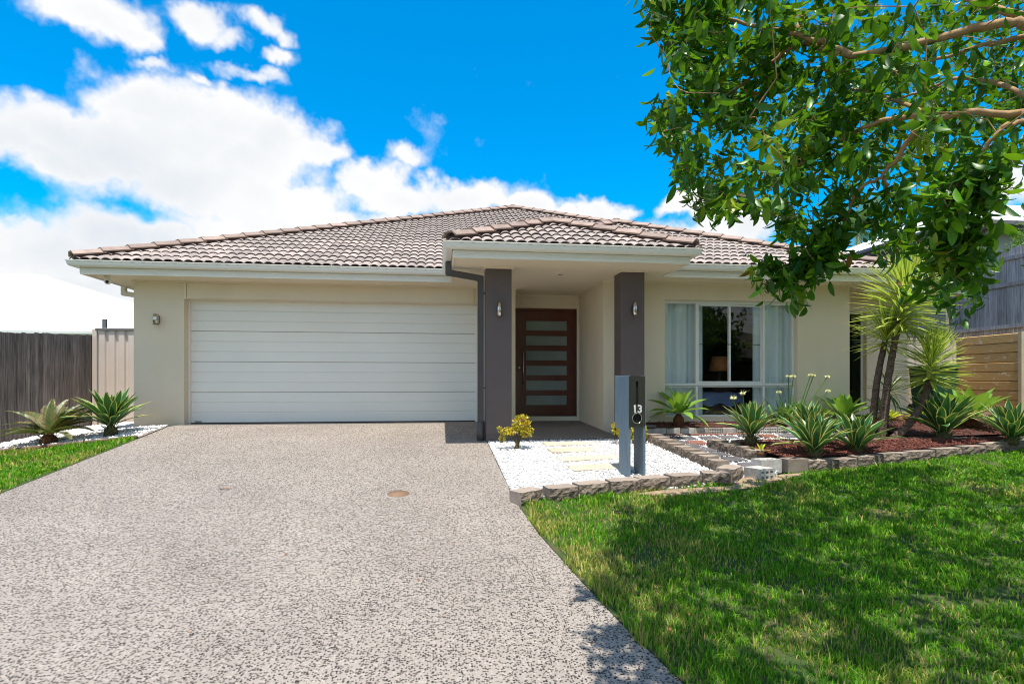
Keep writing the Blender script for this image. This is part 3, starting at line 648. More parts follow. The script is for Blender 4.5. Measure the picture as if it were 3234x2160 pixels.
# pillars
for x0 in (0.67, 2.73):
    p = box('pillar', (x0, x0 + 0.38 if x0 < 1 else x0 + 0.37, 8.35, 8.70, -0.35, ZS - 0.001), M_PILLAR, house, bevel=0.006)
    box('pillar_base_joint', (x0 - 0.002, x0 + 0.382, 8.3478, 8.36, -0.062, -0.058), M_BLACK, p)
# porch floor
V = [(0.70, 8.42, -0.118), (2.715, 8.42, -0.118), (2.715, 10.918, -0.035), (1.352, 10.918, -0.035), (1.352, 10.19, -0.055), (0.70, 10.19, -0.055), (0.70, 8.42, -0.4), (2.715, 8.42, -0.4)]
link('porch_floor', pymesh('porch_floor', V, [(0, 1, 2, 3, 4, 5), (6, 7, 1, 0)], M_PORCH), house)
# garage door: four hinged sections, each with three ribs
gd = empty('garage_door', (-1.8, 10.42, 0)); gd.parent = house; gd.matrix_parent_inverse = house.matrix_basis.inverted(); WORLD[gd.name] = gd.matrix_basis.copy()
H = 2.125 / 4
for s in range(4):
    prof = []; z0 = 0.012 + s * H
    rib = (H - 0.001) / 3
    for r in range(3):
        a = z0 + r * rib; prof += [(10.420, a + 0.002), (10.411, a + 0.010), (10.409, a + rib - 0.010), (10.420, a + rib - 0.002)]
    V = []
    for x in (-4.292, 0.652):
        V += [(x, y, z) for y, z in prof] + [(x, 10.45, prof[-1][1]), (x, 10.45, prof[0][1])]
    k = len(prof) + 2
    Fc = [(i, k + i, k + (i + 1) % k, (i + 1) % k) for i in range(k)] + [tuple(range(k)), tuple(range(2 * k - 1, k - 1, -1))]
    link('door_section', pymesh('door_section', V, Fc, M_GDOOR), gd)
box('door_backing', (-4.29, 0.65, 10.4505, 10.46, 0, 2.2), M_NGREY, gd)  # added sheet keeps daylight behind from showing through the section gaps
box('bottom_seal', (-4.295, 0.655, 10.405, 10.44, -0.004, 0.013), M_BLACK, gd)
box('maker_plate', (-4.21, -4.10, 10.403, 10.412, 0.030, 0.047), M_NGREY, gd)
boxes('door_jamb', [(-4.299, -4.27, 10.36, 10.409, 0, 2.12), (0.63, 0.659, 10.36, 10.409, 0, 2.12)], M_TRIM, gd)
# entry door
fd = empty('front_door', (2.05, 10.93, 0.05)); fd.parent = house; fd.matrix_parent_inverse = house.matrix_basis.inverted(); WORLD[fd.name] = fd.matrix_basis.copy()
dx0, dx1, dz0, dz1 = 1.44, 2.67, 0.052, 2.163
link('door_frame', holes_mesh('door_frame', dx0 + .001, dx1 - .001, dz0, dz1, 10.945, 11.06, [(dx0 + 0.045, dx1 - 0.045, dz0 + 0.03, dz1 - 0.045)], M_DOOR), fd)
px_l, px_r = 1.665, 2.475
panes = []
for i in range(6):
    zc = dz0 + 0.315 + i * 0.292; panes.append((px_l, px_r, zc - 0.093, zc + 0.093))
link('door_leaf', holes_mesh('door_leaf', dx0 + 0.048, dx1 - 0.048, dz0 + 0.034, dz1 - 0.05, 10.965, 11.01, panes, M_DOOR), fd)
for p in panes: box('pane', (p[0] - .004, p[1] + .004, 10.980, 10.990, p[2] - .004, p[3] + .004), M_FROST, fd)
box('threshold', (dx0, dx1, 10.925, 10.944, dz0 - 0.02, dz0 + 0.012), M_STEEL2, fd)
tube('pull_handle', [(1.60, 10.915, 0.70), (1.60, 10.915, 1.31)], 0.012, M_STEEL, fd, 10)
boxes('handle_stand', [(1.592, 1.608, 10.915, 10.966, 0.78, 0.796), (1.592, 1.608, 10.915, 10.966, 1.21, 1.226)], M_STEEL, fd)
tube('lock', [(1.525, 10.945, 1.0), (1.525, 10.966, 1.0)], 0.03, M_STEEL, fd, 16)
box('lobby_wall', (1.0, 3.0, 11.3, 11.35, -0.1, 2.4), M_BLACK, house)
# wing window
wd = empty('window', (5.0, 9.36, 0.1)); wd.parent = house; wd.matrix_parent_inverse = house.matrix_basis.inverted(); WORLD[wd.name] = wd.matrix_basis.copy()
tz = 0.655
m1, m2 = 4.413, 5.655; mc = 5.02
fr = 0.045
holes = [(WX0 + fr, m1 - .02, tz + .045, WZ1 - .05), (m1 + .02, m2 - .02, tz + .045, WZ1 - .05), (m2 + .02, WX1 - fr, tz + .045, WZ1 - .05),
         (WX0 + fr, m1 - .02, WZ0 + .05, tz - .02), (m1 + .02, m2 - .02, WZ0 + .05, tz - .02), (m2 + .02, WX1 - fr, WZ0 + .05, tz - .02)]
link('frame', holes_mesh('frame', WX0 + .001, WX1 - .001, WZ0 + .001, WZ1 - .001, 9.355, 9.42, holes, M_ALU), wd)
link('sash', holes_mesh('sash', m1 + .021, mc + .022, tz + .047, WZ1 - .052, 9.362, 9.38, [(m1 + .045, mc - .015, tz + .08, WZ1 - .085)], M_ALU), wd)
link('sash', holes_mesh('sash', mc - .02, m2 - .021, tz + .047, WZ1 - .052, 9.384, 9.402, [(mc + .02, m2 - .045, tz + .08, WZ1 - .085)], M_ALU), wd)
box('sill_line', (WX0 + .002, WX1 - .002, 9.35, 9.3545, tz - 0.002, tz + 0.008), M_CBDARK, wd)
boxes('rail_bar', [(m1 + .03, m1 + .17, 9.383, 9.3838, 1.372, 1.384), (mc - .05, mc + .02, 9.357, 9.3615, 1.372, 1.384), (m2 - .17, m2 - .03, 9.4025, 9.404, 1.372, 1.384)], M_BLACK, wd)
for h in (holes[0], holes[2], holes[3], holes[4], holes[5]): box('pane', (h[0] - .005, h[1] + .005, 9.386, 9.391, h[2] - .005, h[3] + .005), M_GLASS, wd)
box('pane', (m1 + .043, mc - .013, 9.369, 9.373, tz + .078, WZ1 - .083), M_GLASS, wd); box('pane', (mc + .018, m2 - .043, 9.391, 9.395, tz + .078, WZ1 - .083), M_GLASS, wd)
box('window_sill', (WX0 - .0, WX1 + .0, 9.262, 9.354, 0.101, 0.125), M_WALL, wd)
# bedroom behind it
rx0, rx1, ry0, ry1, rz0, rz1 = 3.0, 7.0, 9.475, 13.0, 0.0, 2.41
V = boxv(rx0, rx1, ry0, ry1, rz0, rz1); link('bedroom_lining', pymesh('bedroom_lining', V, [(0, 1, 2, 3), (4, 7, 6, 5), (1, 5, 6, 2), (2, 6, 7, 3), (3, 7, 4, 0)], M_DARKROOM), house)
# side window
sw = empty('side_window', (8, 10.4, 0.25)); sw.parent = house; sw.matrix_parent_inverse = house.matrix_basis.inverted(); WORLD[sw.name] = sw.matrix_basis.copy()
link('frame', holes_mesh('frame', 7.501, 8.409, 0.251, 2.129, 10.39, 10.44, [(7.54, 8.365, 0.29, 2.09)], M_ALU), sw)
box('pane', (7.535, 8.37, 10.41, 10.415, 0.285, 2.095), M_DGLASS, sw)
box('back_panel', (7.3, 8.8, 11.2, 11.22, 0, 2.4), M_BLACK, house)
# downpipes
V = []
def flatpipe(name, pts, w, d, m, parent):
    """rectangular pipe along axis-aligned points in a plane Y = const"""
    V = []; Fc = []
    n = len(pts); P = [Vector(p) for p in pts]
    for i, p in enumerate(P):
        a = (P[i] - P[i - 1]).normalized() if i else (P[1] - P[0]).normalized(); b = (P[i + 1] - P[i]).normalized() if i < n - 1 else a
        t = (a + b).normalized(); s = Vector((0, 1, 0)).cross(t).normalized(); k = w / 2 / max(0.5, s.dot(Vector((0, 1, 0)).cross(a).normalized()))
        for sx, sy in ((-1, -1), (1, -1), (1, 1), (-1, 1)): V.append(p + s * k * sx + Vector((0, d / 2 * sy, 0)))
    for i in range(n - 1):
        for j in range(4): Fc.append((i * 4 + j, i * 4 + (j + 1) % 4, (i + 1) * 4 + (j + 1) % 4, (i + 1) * 4 + j))
    Fc += [(3, 2, 1, 0), tuple(range(n * 4 - 4, n * 4))]
    me = pymesh(name, V, Fc, m); bm = bmesh.new(); bm.from_mesh(me); bmesh.ops.recalc_face_normals(bm, faces=bm.faces); bmesh.ops.bevel(bm, geom=bm.edges[:], offset=0.012, segments=2, affect='EDGES'); bm.to_mesh(me); bm.free()
    return link(name, me, parent)
dp = flatpipe('downpipe', [(0.118, 8.45, 2.50), (0.118, 8.45, 2.335), (0.595, 8.45, 2.262), (0.595, 8.45, -0.16)], 0.09, 0.075, M_PIPE, house)
boxes('pipe_bracket', [(0.62, 0.668, 8.44, 8.46, 2.03, 2.05), (0.62, 0.668, 8.44, 8.46, 0.62, 0.64)], M_PIPE, dp)
tube('pipe_shoe', [(0.595, 8.45, -0.18), (0.595, 8.45, 0.13)], 0.06, M_PIPE, dp, 14)
flatpipe('side_downpipe', [(-5.60, 10.9, 2.50), (-5.60, 10.9, 2.30), (-5.045, 10.9, 2.22), (-5.0, 10.9, 2.2)], 0.085, 0.075, M_WALL, house)
# wall lamps (fixed to the walls, small things of their own)
def wall_lamp(x, y, z, label, side=0.0, r=0.031, h=0.20):
    o = empty('wall_lamp', (x, y, z), label, 'wall lamp', 'up-down steel wall lamps')
    tube('lamp_body', [(0, 0, -h / 2), (0, 0, h / 2)], r, M_STEEL, o, 18, local=True)
    tube('trim_ring', [(0, 0, -h / 2 - .006), (0, 0, -h / 2 + .003)], r + .003, M_STEEL2, o, 18, local=True)
    box('mount_plate', (-0.028, 0.028, 0.031, 0.074, -0.06, 0.06), M_STEEL2, o, local=True)
    return o
p = PY(1577, 977, 8.275); wall_lamp(p[0], 8.275, p[2], 'steel cylinder wall lamp on the left brown pillar beside the front door')
p = PY(2005, 976, 8.275); wall_lamp(p[0], 8.275, p[2], 'steel cylinder wall lamp on the right brown pillar above the letterbox')
p = PY(492, 1008, 10.125); wall_lamp(p[0], 10.125, p[2], 'short steel wall lamp on the cream pier left of the garage door', h=0.165, r=0.042)
# security camera under the left eave
sc_ = empty('security_camera', PY(338, 872, 9.85), 'small white dome security camera under the left corner of the eaves', 'camera')
def ball(r, m, n=10):
    bm = bmesh.new(); bmesh.ops.create_uvsphere(bm, u_segments=n * 2, v_segments=n, radius=r); me = bpy.data.meshes.new('ball'); bm.to_mesh(me); bm.free(); me.materials.append(m)
    me.polygons.foreach_set('use_smooth', np.ones(len(me.polygons), bool)); return me
sc_.location.z = ZS - 0.055
tube('mount', [(0, 0, 0.0), (0, 0, 0.054)], [0.022, 0.045], M_TRIM, sc_, 14, local=True)
link('eye_housing', ball(0.048, M_TRIM), sc_, loc=(0.02, -0.02, -0.035), local=True)
link('lens', ball(0.028, M_BLACK), sc_, loc=(0.028, -0.045, -0.042), local=True)
# downlight in the porch ceiling
dl = empty('downlight', (1.87, 8.75, ZS - 0.002), 'round white downlight set in the porch ceiling', 'downlight')
tube('rim', [(0, 0, -0.010), (0, 0, 0.0)], 0.055, M_TRIM, dl, 24, local=True)
tube('lamp_face', [(0, 0, -0.013), (0, 0, -0.008)], 0.036, M_NGREY, dl, 20, local=True)
# curtains, bedside lamp and bed seen through the window
def curtain(x0, x1, label, amp=0.042, gather=1.0):
    n = 60; V = []; Fc = []
    for i in range(n + 1):
        t = i / n; x = x0 + (x1 - x0) * t
        y = 9.51 + amp * math.sin(t * (x1 - x0) / 0.085 * 2 + 0.9 * math.sin(t * 7)) + amp * 0.5 * math.sin(t * 31 + x0)
        V.append((x, y, 2.22)); V.append((x0 + (x1 - x0) * (0.5 + (t - 0.5) * gather), y + 0.01 * math.sin(i * .7), 0.06))
    for i in range(n): Fc.append((2 * i, 2 * i + 1, 2 * i + 3, 2 * i + 2))
    me = pymesh('curtain', V, Fc, M_CURTAIN, smooth=True); o = link('curtain', me); tag(o, label, 'curtain', 'pale curtains in the bedroom window'); return o
curtain(3.72, 4.60, 'pale blue curtain drawn across the left panes of the bedroom window')
curtain(5.53, 6.30, 'pale blue curtain drawn across the right panes of the bedroom window')
bl = empty('bedside_lamp', (5.42, 10.5, 0.62), 'amber pleated bedside lamp behind the right half of the bedroom window', 'lamp')
tube('lamp_base', [(0, 0, 0), (0, 0, .02), (0, 0, .2), (0, 0, .34)], [.08, .05, .03, .015], M_BED, bl, 14, local=True)
tube('lamp_shade', [(0, 0, .32), (0, 0, .60)], [.21, .14], M_SHADE, bl, 28, local=True)
bt = empty('bedside_table', (5.42, 10.5, 0), 'dark bedside table inside the bedroom, under the amber lamp', 'table'); box('table_top', (-.25, .25, -.22, .22, .58, .62), M_BED, bt, local=True); box('cabinet', (-.23, .23, -.2, .2, .0, .579), M_BED, bt, local=True)
be = empty('bed', (4.95, 10.3, 0), 'bed with a blue quilt just inside the bedroom window', 'bed')
V = []; Fc = []; nx, ny = 24, 14
for j in range(ny + 1):
    for i in range(nx + 1):
        x = -0.58 + 1.16 * i / nx; y = -0.5 + 1.0 * j / ny; V.append((x, y, 0.52 + 0.02 * math.sin(i * .9) * math.cos(j * 1.1) - (0.22 + .03 * math.sin(i * .8) if j == 0 else 0)))
for j in range(ny):
    for i in range(nx): Fc.append((j * (nx + 1) + i, j * (nx + 1) + i + 1, (j + 1) * (nx + 1) + i + 1, (j + 1) * (nx + 1) + i))
link('quilt', pymesh('quilt', V, Fc, M_BEDSP, smooth=True), be, local=True); box('bed_base', (-.55, .55, -.44, .5, 0.0, .46), M_BED, be, local=True)
# ================================================================ fences, walls and neighbours
def paling_fence(name, label, X, ys, topf, botf, m, face, railz, posts, w=0.098, back=False):
    o = empty(name, (X, ys[0], botf(ys[0])), label, 'fence')
    for i, y in enumerate(ys):
        t = topf(y) + random.uniform(-0.012, 0.012); b = botf(y) + random.uniform(-0.01, 0.01); dx = random.uniform(-0.003, 0.003); ww = w * random.uniform(0.93, 1.0)
        me = pymesh('paling', [(X + dx + q[0], y + q[1], q[2]) for q in boxv(-0.008, 0.008, 0, ww, b, t)], BOXF, m)
        if random.random() < 0.5:
            for v in me.vertices:
                if v.co.z > (t + b) / 2: v.co.z += random.uniform(-0.006, 0.006)
        c = link('paling', me, o); c.rotation_euler.x = 0
    for zz in railz:
        V = []; 
        ya, yb = ys[0], ys[-1] + w; za, zb = zz(ya), zz(yb); xs = X + face * 0.028
        V = [(xs - .018, ya, za - .04), (xs + .018, ya, za - .04), (xs + .018, yb, zb - .04), (xs - .018, yb, zb - .04), (xs - .018, ya, za + .04), (xs + .018, ya, za + .04), (xs + .018, yb, zb + .04), (xs - .018, yb, zb + .04)]
        link('rail', pymesh('rail', V, BOXF, m), o)
    for y, z0, z1 in posts: box('post', (X + face * 0.1 - .045, X + face * 0.1 + .045, y - .05, y + .05, z0, z1), m, o, bevel=0.005)
    return o
lt = lambda y: 1.495 + 0.066 * (y - 9.7)
paling_fence('paling_fence', 'dark weathered timber paling fence along the left boundary behind the cycad', -6.8, [7.0 + 0.1 * i for i in range(52)], lt, lambda y: gz(-6.8, y) - 0.03, M_PALING, -1,
             [lambda y: lt(y) - 0.3, lambda y: lt(y) - 1.3], [(8.0, -0.8, 1.3), (10.2, -0.6, 1.45), (12.1, -0.4, 1.55)])
rt = lambda y: 3.54
paling_fence('paling_fence', 'silver grey timber paling fence standing on top of the concrete sleeper wall', 11.90, [9.0 + 0.1 * i for i in range(95)], rt, lambda y: 1.69, M_PALING2, -1,
             [lambda y: 3.33, lambda y: 2.78, lambda y: 1.90], [(11.96, 1.70, 3.3)])
rw = empty('sleeper_wall', (11.8, 10, -0.05), 'retaining wall of tan concrete sleepers between steel posts on the right boundary', 'retaining wall')
for y0 in (6.65, 8.40, 10.15, 11.94, 13.73):
    for r in range(9):
        y1 = y0 + 1.77; z = -0.055 + 0.2 * r
        me = pymesh('sleeper', boxv(11.80 + random.uniform(-.004, .004), 11.88, y0 + .05, y1 - .01, z + .004, z + .195), BOXF, M_SLEEPER); bevel_mesh(me, 0.012)
        link('sleeper', me, rw)
    pz = 1.755
    me = holes_mesh('post', y0 - .035, y0 + .035, -0.1, pz, 11.70, 11.79, [], M_SLPOST)
    for v in me.vertices: v.co = Vector((v.co.y, v.co.x, v.co.z))
    bm = bmesh.new(); bm.from_mesh(me); bmesh.ops.recalc_face_normals(bm, faces=bm.faces); bm.to_mesh(me); bm.free()
    link('post', me, rw)
def corrugated(name, x0, x1, y, z0, z1, m, pitch=0.18, depth=0.032):
    xs = []; x = x0
    while x < x1:
        for dx, dd in ((0, 0), (0.02, 1), (0.125, 1), (0.145, 0)): xs.append((x + dx, y - depth * dd))
        x += pitch
    xs = [q for q in xs if q[0] <= x1] + [(x1, y)]
    V = [(a, b, z0) for a, b in xs] + [(a, b, z1) for a, b in xs]; n = len(xs)
    return pymesh(name, V, [(i, i + 1, n + i + 1, n + i) for i in range(n - 1)], m)
mf = empty('metal_fence', (-6.7, 12.1, -0.15), 'cream corrugated steel fence panel with dark cap between house and left fence', 'fence')
link('sheet', corrugated('sheet', -6.68, -5.1, 12.1, -0.15, 1.735, M_CBOND), mf)
box('cap_rail', (-6.72, -5.1, 12.045, 12.12, 1.735, 1.785), M_CBDARK, mf, bevel=0.008)
box('end_post', (-6.775, -6.69, 12.05, 12.12, -0.2, 1.77), M_CBOND, mf, bevel=0.006)
box('tall_post', (-6.73, -6.66, 12.3, 12.36, -0.2, 1.99), M_CBDARK, mf, bevel=0.005)
mf2 = empty('metal_fence', (10, 11.2, 0), 'cream corrugated steel fence closing the gap beside the right wall of the house', 'fence')
link('sheet', corrugated('sheet', 9.32, 11.72, 11.6, 0.0, 1.75, M_CBOND, 0.19), mf2); box('cap_rail', (9.31, 11.75, 11.56, 11.63, 1.75, 1.79), M_CBDARK, mf2, bevel=0.008)
# garden hose box / green wheelie bin shape behind the leaning yucca
gb = empty('wheelie_bin', (10.55, 11.0, 0.08), 'dark green wheelie bin half hidden behind the leaning yucca', 'bin')
V = [(-.24, -.28, .04), (.24, -.28, .04), (.24, .28, .04), (-.24, .28, .04), (-.29, -.34, .95), (.29, -.34, .95), (.29, .34, .95), (-.29, .34, .95)]
M_BIN = mat('green_plastic', (0.02, 0.10, 0.045), 0.45, col2=(0.018, 0.085, 0.04), vscale=4); link('bin_body', bevel_mesh(pymesh('bin_body', V, BOXF, M_BIN), 0.02), gb, local=True)
box('lid', (-.31, .31, -.37, .36, .955, 1.0), M_BIN, gb, bevel=0.015, local=True)
tube('wheel', [(-.26, .3, .08), (-.20, .3, .08)], .09, M_BLACK, gb, 14, local=True); tube('wheel', [(.20, .3, .08), (.26, .3, .08)], .09, M_BLACK, gb, 14, local=True)

def hip_house(name, label, x0, x1, y0, y1, zb, ze, k, mroof, mwall, ov, mtrim, ribs=0.0):
    o = empty(name, ((x0 + x1) / 2, (y0 + y1) / 2, zb), label, 'house')
    h = min(x1 - x0, y1 - y0) / 2; zt = ze + k * h
    if x1 - x0 >= y1 - y0: A, B = (x0 + h, (y0 + y1) / 2, zt), (x1 - h, (y0 + y1) / 2, zt)
    else: A, B = ((x0 + x1) / 2, y0 + h, zt), ((x0 + x1) / 2, y1 - h, zt)
    c = [(x0, y0, ze), (x1, y0, ze), (x1, y1, ze), (x0, y1, ze)]
    V = c + [A, B]; Fc = [(0, 1, 5, 4), (2, 3, 4, 5), (3, 0, 4), (1, 2, 5)] if x1 - x0 >= y1 - y0 else [(0, 1, 4), (1, 2, 5, 4), (2, 3, 5), (3, 0, 4, 5)]
    rf = link('roof', pymesh('roof', V, Fc, mroof), o)
    for i, (p, q) in enumerate([(c[0], A), (c[1], B if x1 - x0 >= y1 - y0 else A), (A, B)]): tube('ridge_flashing', [p, q], 0.05, mroof, rf, 6)
    boxes('soffit', [(x0 + .1, x1 - .1, y0 + .1, y1 - .1, ze - 0.16, ze - 0.15)], mtrim, o)
    link('fascia', holes_mesh('fascia', x0 + .06, x1 - .06, ze - .18, ze - .005, y0 + .06, y0 + .09, [], mtrim), o)
    box('gutter', (x0 - .08, x1 + .08, y0 - .06, y0 + .058, ze - .11, ze + .01), M_WHITEROOF if mtrim is not M_NGREY else M_NGREY, o, bevel=.02)
    box('gutter', (x0 - .06, x0 + .058, y0 + .06, y1, ze - .11, ze + .01), M_WHITEROOF if mtrim is not M_NGREY else M_NGREY, o, bevel=.02)
    box('fascia', (x0 + .06, x0 + .09, y0 + .092, y1, ze - .18, ze - .005), mtrim, o)
    for b in [(x0 + ov, x1 - ov, y0 + ov, y0 + ov + .2), (x0 + ov, x0 + ov + .2, y0 + ov + .202, y1 - ov), (x1 - ov - .2, x1 - ov, y0 + ov + .202, y1 - ov)]: box('wall', (*b, zb, ze - .161), mwall, o)
    return o
nb = hip_house('neighbour_house', 'low neighbouring house with a bright white hip roof beyond the left fence', -34, -8.0, 18.8, 40, -1.2, 2.3, 0.33, M_WHITEROOF, M_WHITEROOF, 0.10, M_WHITEROOF)
nr = hip_house('neighbour_house', 'grey neighbouring house with pale metal roof standing high behind the right fence', 13.0, 24.0, 12.7, 21.0, 1.5, 4.82, 0.44, M_WHITEROOF, M_NWALL, 0.55, M_NGREY)
tube('downpipe', [(14.05, 13.0, 4.65), (14.05, 13.0, 4.2), (14.05, 13.15, 4.0), (14.05, 13.15, 1.7)], 0.06, M_WHITEROOF, nr, 10)
oh = hip_house('opposite_house', 'cream house across the street, mirrored faintly in the window panes', 8, 30, -33, -20, -1.5, 2.6, 0.45, M_TILEEDGE, M_WALL, 0.5, M_NGREY)  # unseen house added to keep bright sky out of the window reflections
an = empty('aerial', (16.3, 14.9, 5.6), 'thin television aerial on the roof of the grey neighbouring house', 'aerial')
an.location = (15.7, 14.7, 5.65)
tube('mast', [(0, 0, 0), (0, 0, 1.15)], 0.02, M_NGREY, an, 6, local=True); tube('boom', [(-.55, 0, 1.08), (.55, .1, 1.12)], 0.012, M_NGREY, an, 5, local=True)
for i in range(8): tube('element', [(-.5 + i * .14, -.28 + .02 * i, 1.09), (-.5 + i * .14, .28 - .02 * i, 1.11)], 0.007, M_NGREY, an, 5, local=True)

# ================================================================ garden walls of blocks
def block_meshes():
    out = []
    for s in range(4):
        rr = random.Random(s); L_, D_, H_ = 0.30, 0.20, 0.15; nx, nz = 7, 4; V = []; Fc = []; ix = []
        for j in range(nz + 1):
            for i in range(nx + 1):
                x = L_ * i / nx; z = H_ * j / nz; e = 0.0 if (i in (0, nx)) else 1.0
                y = -0.022 * e * rr.random() - 0.012 * math.sin(math.pi * i / nx) * (0.5 + 0.5 * math.sin(math.pi * j / nz)) + (0.010 if j == nz else 0) + (0.012 if i in (0, nx) else 0)
                V.append((x, y, z))
        g = len(V); V += [(0.02, D_, 0), (L_ - 0.02, D_, 0), (0.02, D_, H_), (L_ - 0.02, D_, H_)]
        for j in range(nz):
            for i in range(nx): Fc.append((j * (nx + 1) + i, j * (nx + 1) + i + 1, (j + 1) * (nx + 1) + i + 1, (j + 1) * (nx + 1) + i)); ix.append(1)
        top = [nz * (nx + 1) + i for i in range(nx + 1)]
        Fc.append(tuple(top + [g + 3, g + 2])); ix.append(0)
        Fc.append((g, g + 1, g + 3, g + 2)[::-1]); ix.append(0)
        left = [j * (nx + 1) for j in range(nz + 1)]; Fc.append(tuple(left[::-1] + [g, g + 2][::1]) if False else tuple([g] + left + [g + 2])); ix.append(0)
        right = [j * (nx + 1) + nx for j in range(nz + 1)]; Fc.append(tuple([g + 1, g + 3] + right[::-1])); ix.append(0)
        me = pymesh('block', V, Fc, [M_BLOCK, M_BLOCKROCK], ix)
        bm = bmesh.new(); bm.from_mesh(me); bmesh.ops.recalc_face_normals(bm, faces=bm.faces); bm.to_mesh(me); bm.free(); out.append(me)
    return out
BLK = block_meshes()
def place_block(parent, a, b, zbase, hscale=1.0, jitter=0.02, rz=0.0, name='block'):
    """block whose rough face runs from a to b (left to right seen from the front)"""
    a = Vector((a[0], a[1])); b = Vector((b[0], b[1])); d = b - a; L_ = d.length
    o = bpy.data.objects.new(name, random.choice(BLK)); COL.objects.link(o); o.parent = parent; o.matrix_parent_inverse = WORLD.get(parent.name, parent.matrix_basis).inverted()
    o.location = (a.x, a.y, zbase + random.uniform(-.006, .006)); o.rotation_euler = (random.uniform(-.02, .02), random.uniform(-.02, .02), math.atan2(d.y, d.x) + rz + random.uniform(-jitter, jitter))
    o.scale = (L_ / 0.30 * 0.985, 1.0, hscale); return o
def block_row(parent, pts, up=0.0, hs=1.0, jitter=0.03, rock=True):
    for i in range(len(pts) - 1):
        a, b = pts[i], pts[i + 1]; place_block(parent, a, b, gz((a[0] + b[0]) / 2, (a[1] + b[1]) / 2) - 0.015 + up, hs, jitter)
gw = empty('gravel_edging', G(1900, 1560), 'curved row of split-face garden blocks between the white gravel and the lawn', 'garden edging')
row = [G(*p) for p in [(1640, 1597), (1735, 1586), (1833, 1575), (1932, 1563), (2027, 1552), (2124, 1542), (2222, 1531), (2312, 1533)]]
for i in range(len(row) - 1):
    a, b = row[i], row[i + 1]
    if i == 0: a = (a[0] + 0.02, a[1] - 0.04)
    place_block(gw, a, b, gz(a[0], a[1]) - 0.015, 1.0, 0.05, 0.22 if i == 0 else 0.0)
place_block(gw, G(2316, 1528), G(2347, 1500), G(2330, 1510)[2] - 0.01, 1.0)
pw = empty('path_edging', G(2150, 1430), 'row of flat brown blocks stepping up between white gravel and slate path', 'garden edging')
n = 9; A = Vector(G(2262, 1489)); B = Vector(G(2036, 1393))
for i in range(n):
    p = A.lerp(B, (i + 1) / n); q = A.lerp(B, i / n)
    place_block(pw, p, q, gz(p.x, p.y) - 0.03, 0.93, 0.06)
bw = empty('bed_wall', G(2800, 1470), 'low wall of split-face blocks round the front mulch bed', 'garden wall')
block_row(bw, [G(*p) for p in [(2557, 1490), (2633, 1485), (2714, 1477), (2795, 1467), (2879, 1459), (2961, 1450), (3042, 1441), (3118, 1432), (3193, 1424), (3275, 1414), (3350, 1406), (3430, 1399)]], 0, 0.98)
block_row(bw, [G(*p) for p in [(2232, 1412), (2268, 1424), (2306, 1436), (2350, 1448), (2402, 1459)]], 0, 0.98, 0.05)
bb = empty('rear_bed_edging', (6, 7.7, -0.2), 'row of low flat blocks along the back of the front mulch bed', 'garden edging')
for i in range(17):
    x = 9.4 - i * 0.31; y = 7.72 + 0.03 * math.sin(x * 2)
    place_block(bb, (x, y), (x - 0.30, y), gz(x, y) - 0.02, 0.9, 0.08)
# hollow bricks
def hollow(L_, H_, D_, rows, cols, name='brick'):
    hs = []; cw = L_ / (cols * 1.6 + 0.6); rh = H_ / (rows * 1.9 + 0.9)
    for r in range(rows):
        for c in range(cols):
            x = cw * 0.6 + c * cw * 1.6; z = rh * 0.9 + r * rh * 1.9; hs.append((x, x + cw, z, z + rh))
    return holes_mesh(name, 0, L_, 0, H_, 0, D_ * 0.55, hs, M_BRICKGREY)
def solid_back(L_, H_, D_): return boxv(0.004, L_ - 0.004, D_ * 0.55 + .001, D_, 0.002, H_ - 0.002)
HB = hollow(0.232, 0.11, 0.09, 2, 5); SB = pymesh('brick', boxv(0, 0.232, 0, 0.09, 0, 0.11), BOXF, M_BRICKGREY); bevel_mesh(SB, 0.006)
be_ = empty('brick_edging', (5, 8.70, -0.1), 'row of pale hollow bricks on edge in front of the house bed', 'garden edging')
for i in range(25):
    x = 3.12 + i * 0.238; y = 8.70 + 0.012 * math.sin(i * 1.7)
    o = bpy.data.objects.new('brick', SB if (i < 5 or i % 7 == 6) else HB); COL.objects.link(o); o.parent = be_; o.matrix_parent_inverse = be_.matrix_basis.inverted()
    o.location = (x, y, gz(x, y) - 0.012); o.rotation_euler = (0, 0, random.uniform(-.03, .03))
    box('brick_backing', (x + .004, x + .226, y + .052, y + .088, gz(x, y) - .012, gz(x, y) + .088), M_MULCHF, be_)
for i in range(9):
    x = 3.12 + i * 0.21; o = box('red_paver', (x, x + .2, 8.575 + .006 * (i % 2), 8.68, gz(x, 8.6) - .03, gz(x, 8.6) + 0.02 + .004 * (i % 3)), M_BRICKRED, be_, bevel=.005)
box('capping_stone', (3.06, 3.42, 8.68, 8.82, -0.012, 0.03), M_SLATE, be_, bevel=.005)
def loose(px, rz, label, L_, H_, D_, rows, cols, dz=0.0, kind='concrete_block'):
    p = G(*px); o = empty(kind, (p[0], p[1], p[2] - 0.01 + dz), label, 'block', rz=rz)
    link('holed_face', hollow(L_, H_, D_, rows, cols, 'holed_face'), o, local=True); me = pymesh('body', solid_back(L_, H_, D_), BOXF, M_BRICKGREY); link('body', me, o, local=True)
    return o
loose((2400, 1519), R(18), 'loose hollow concrete block on bare soil at the foot of the slate path', 0.24, 0.145, 0.24, 2, 3)
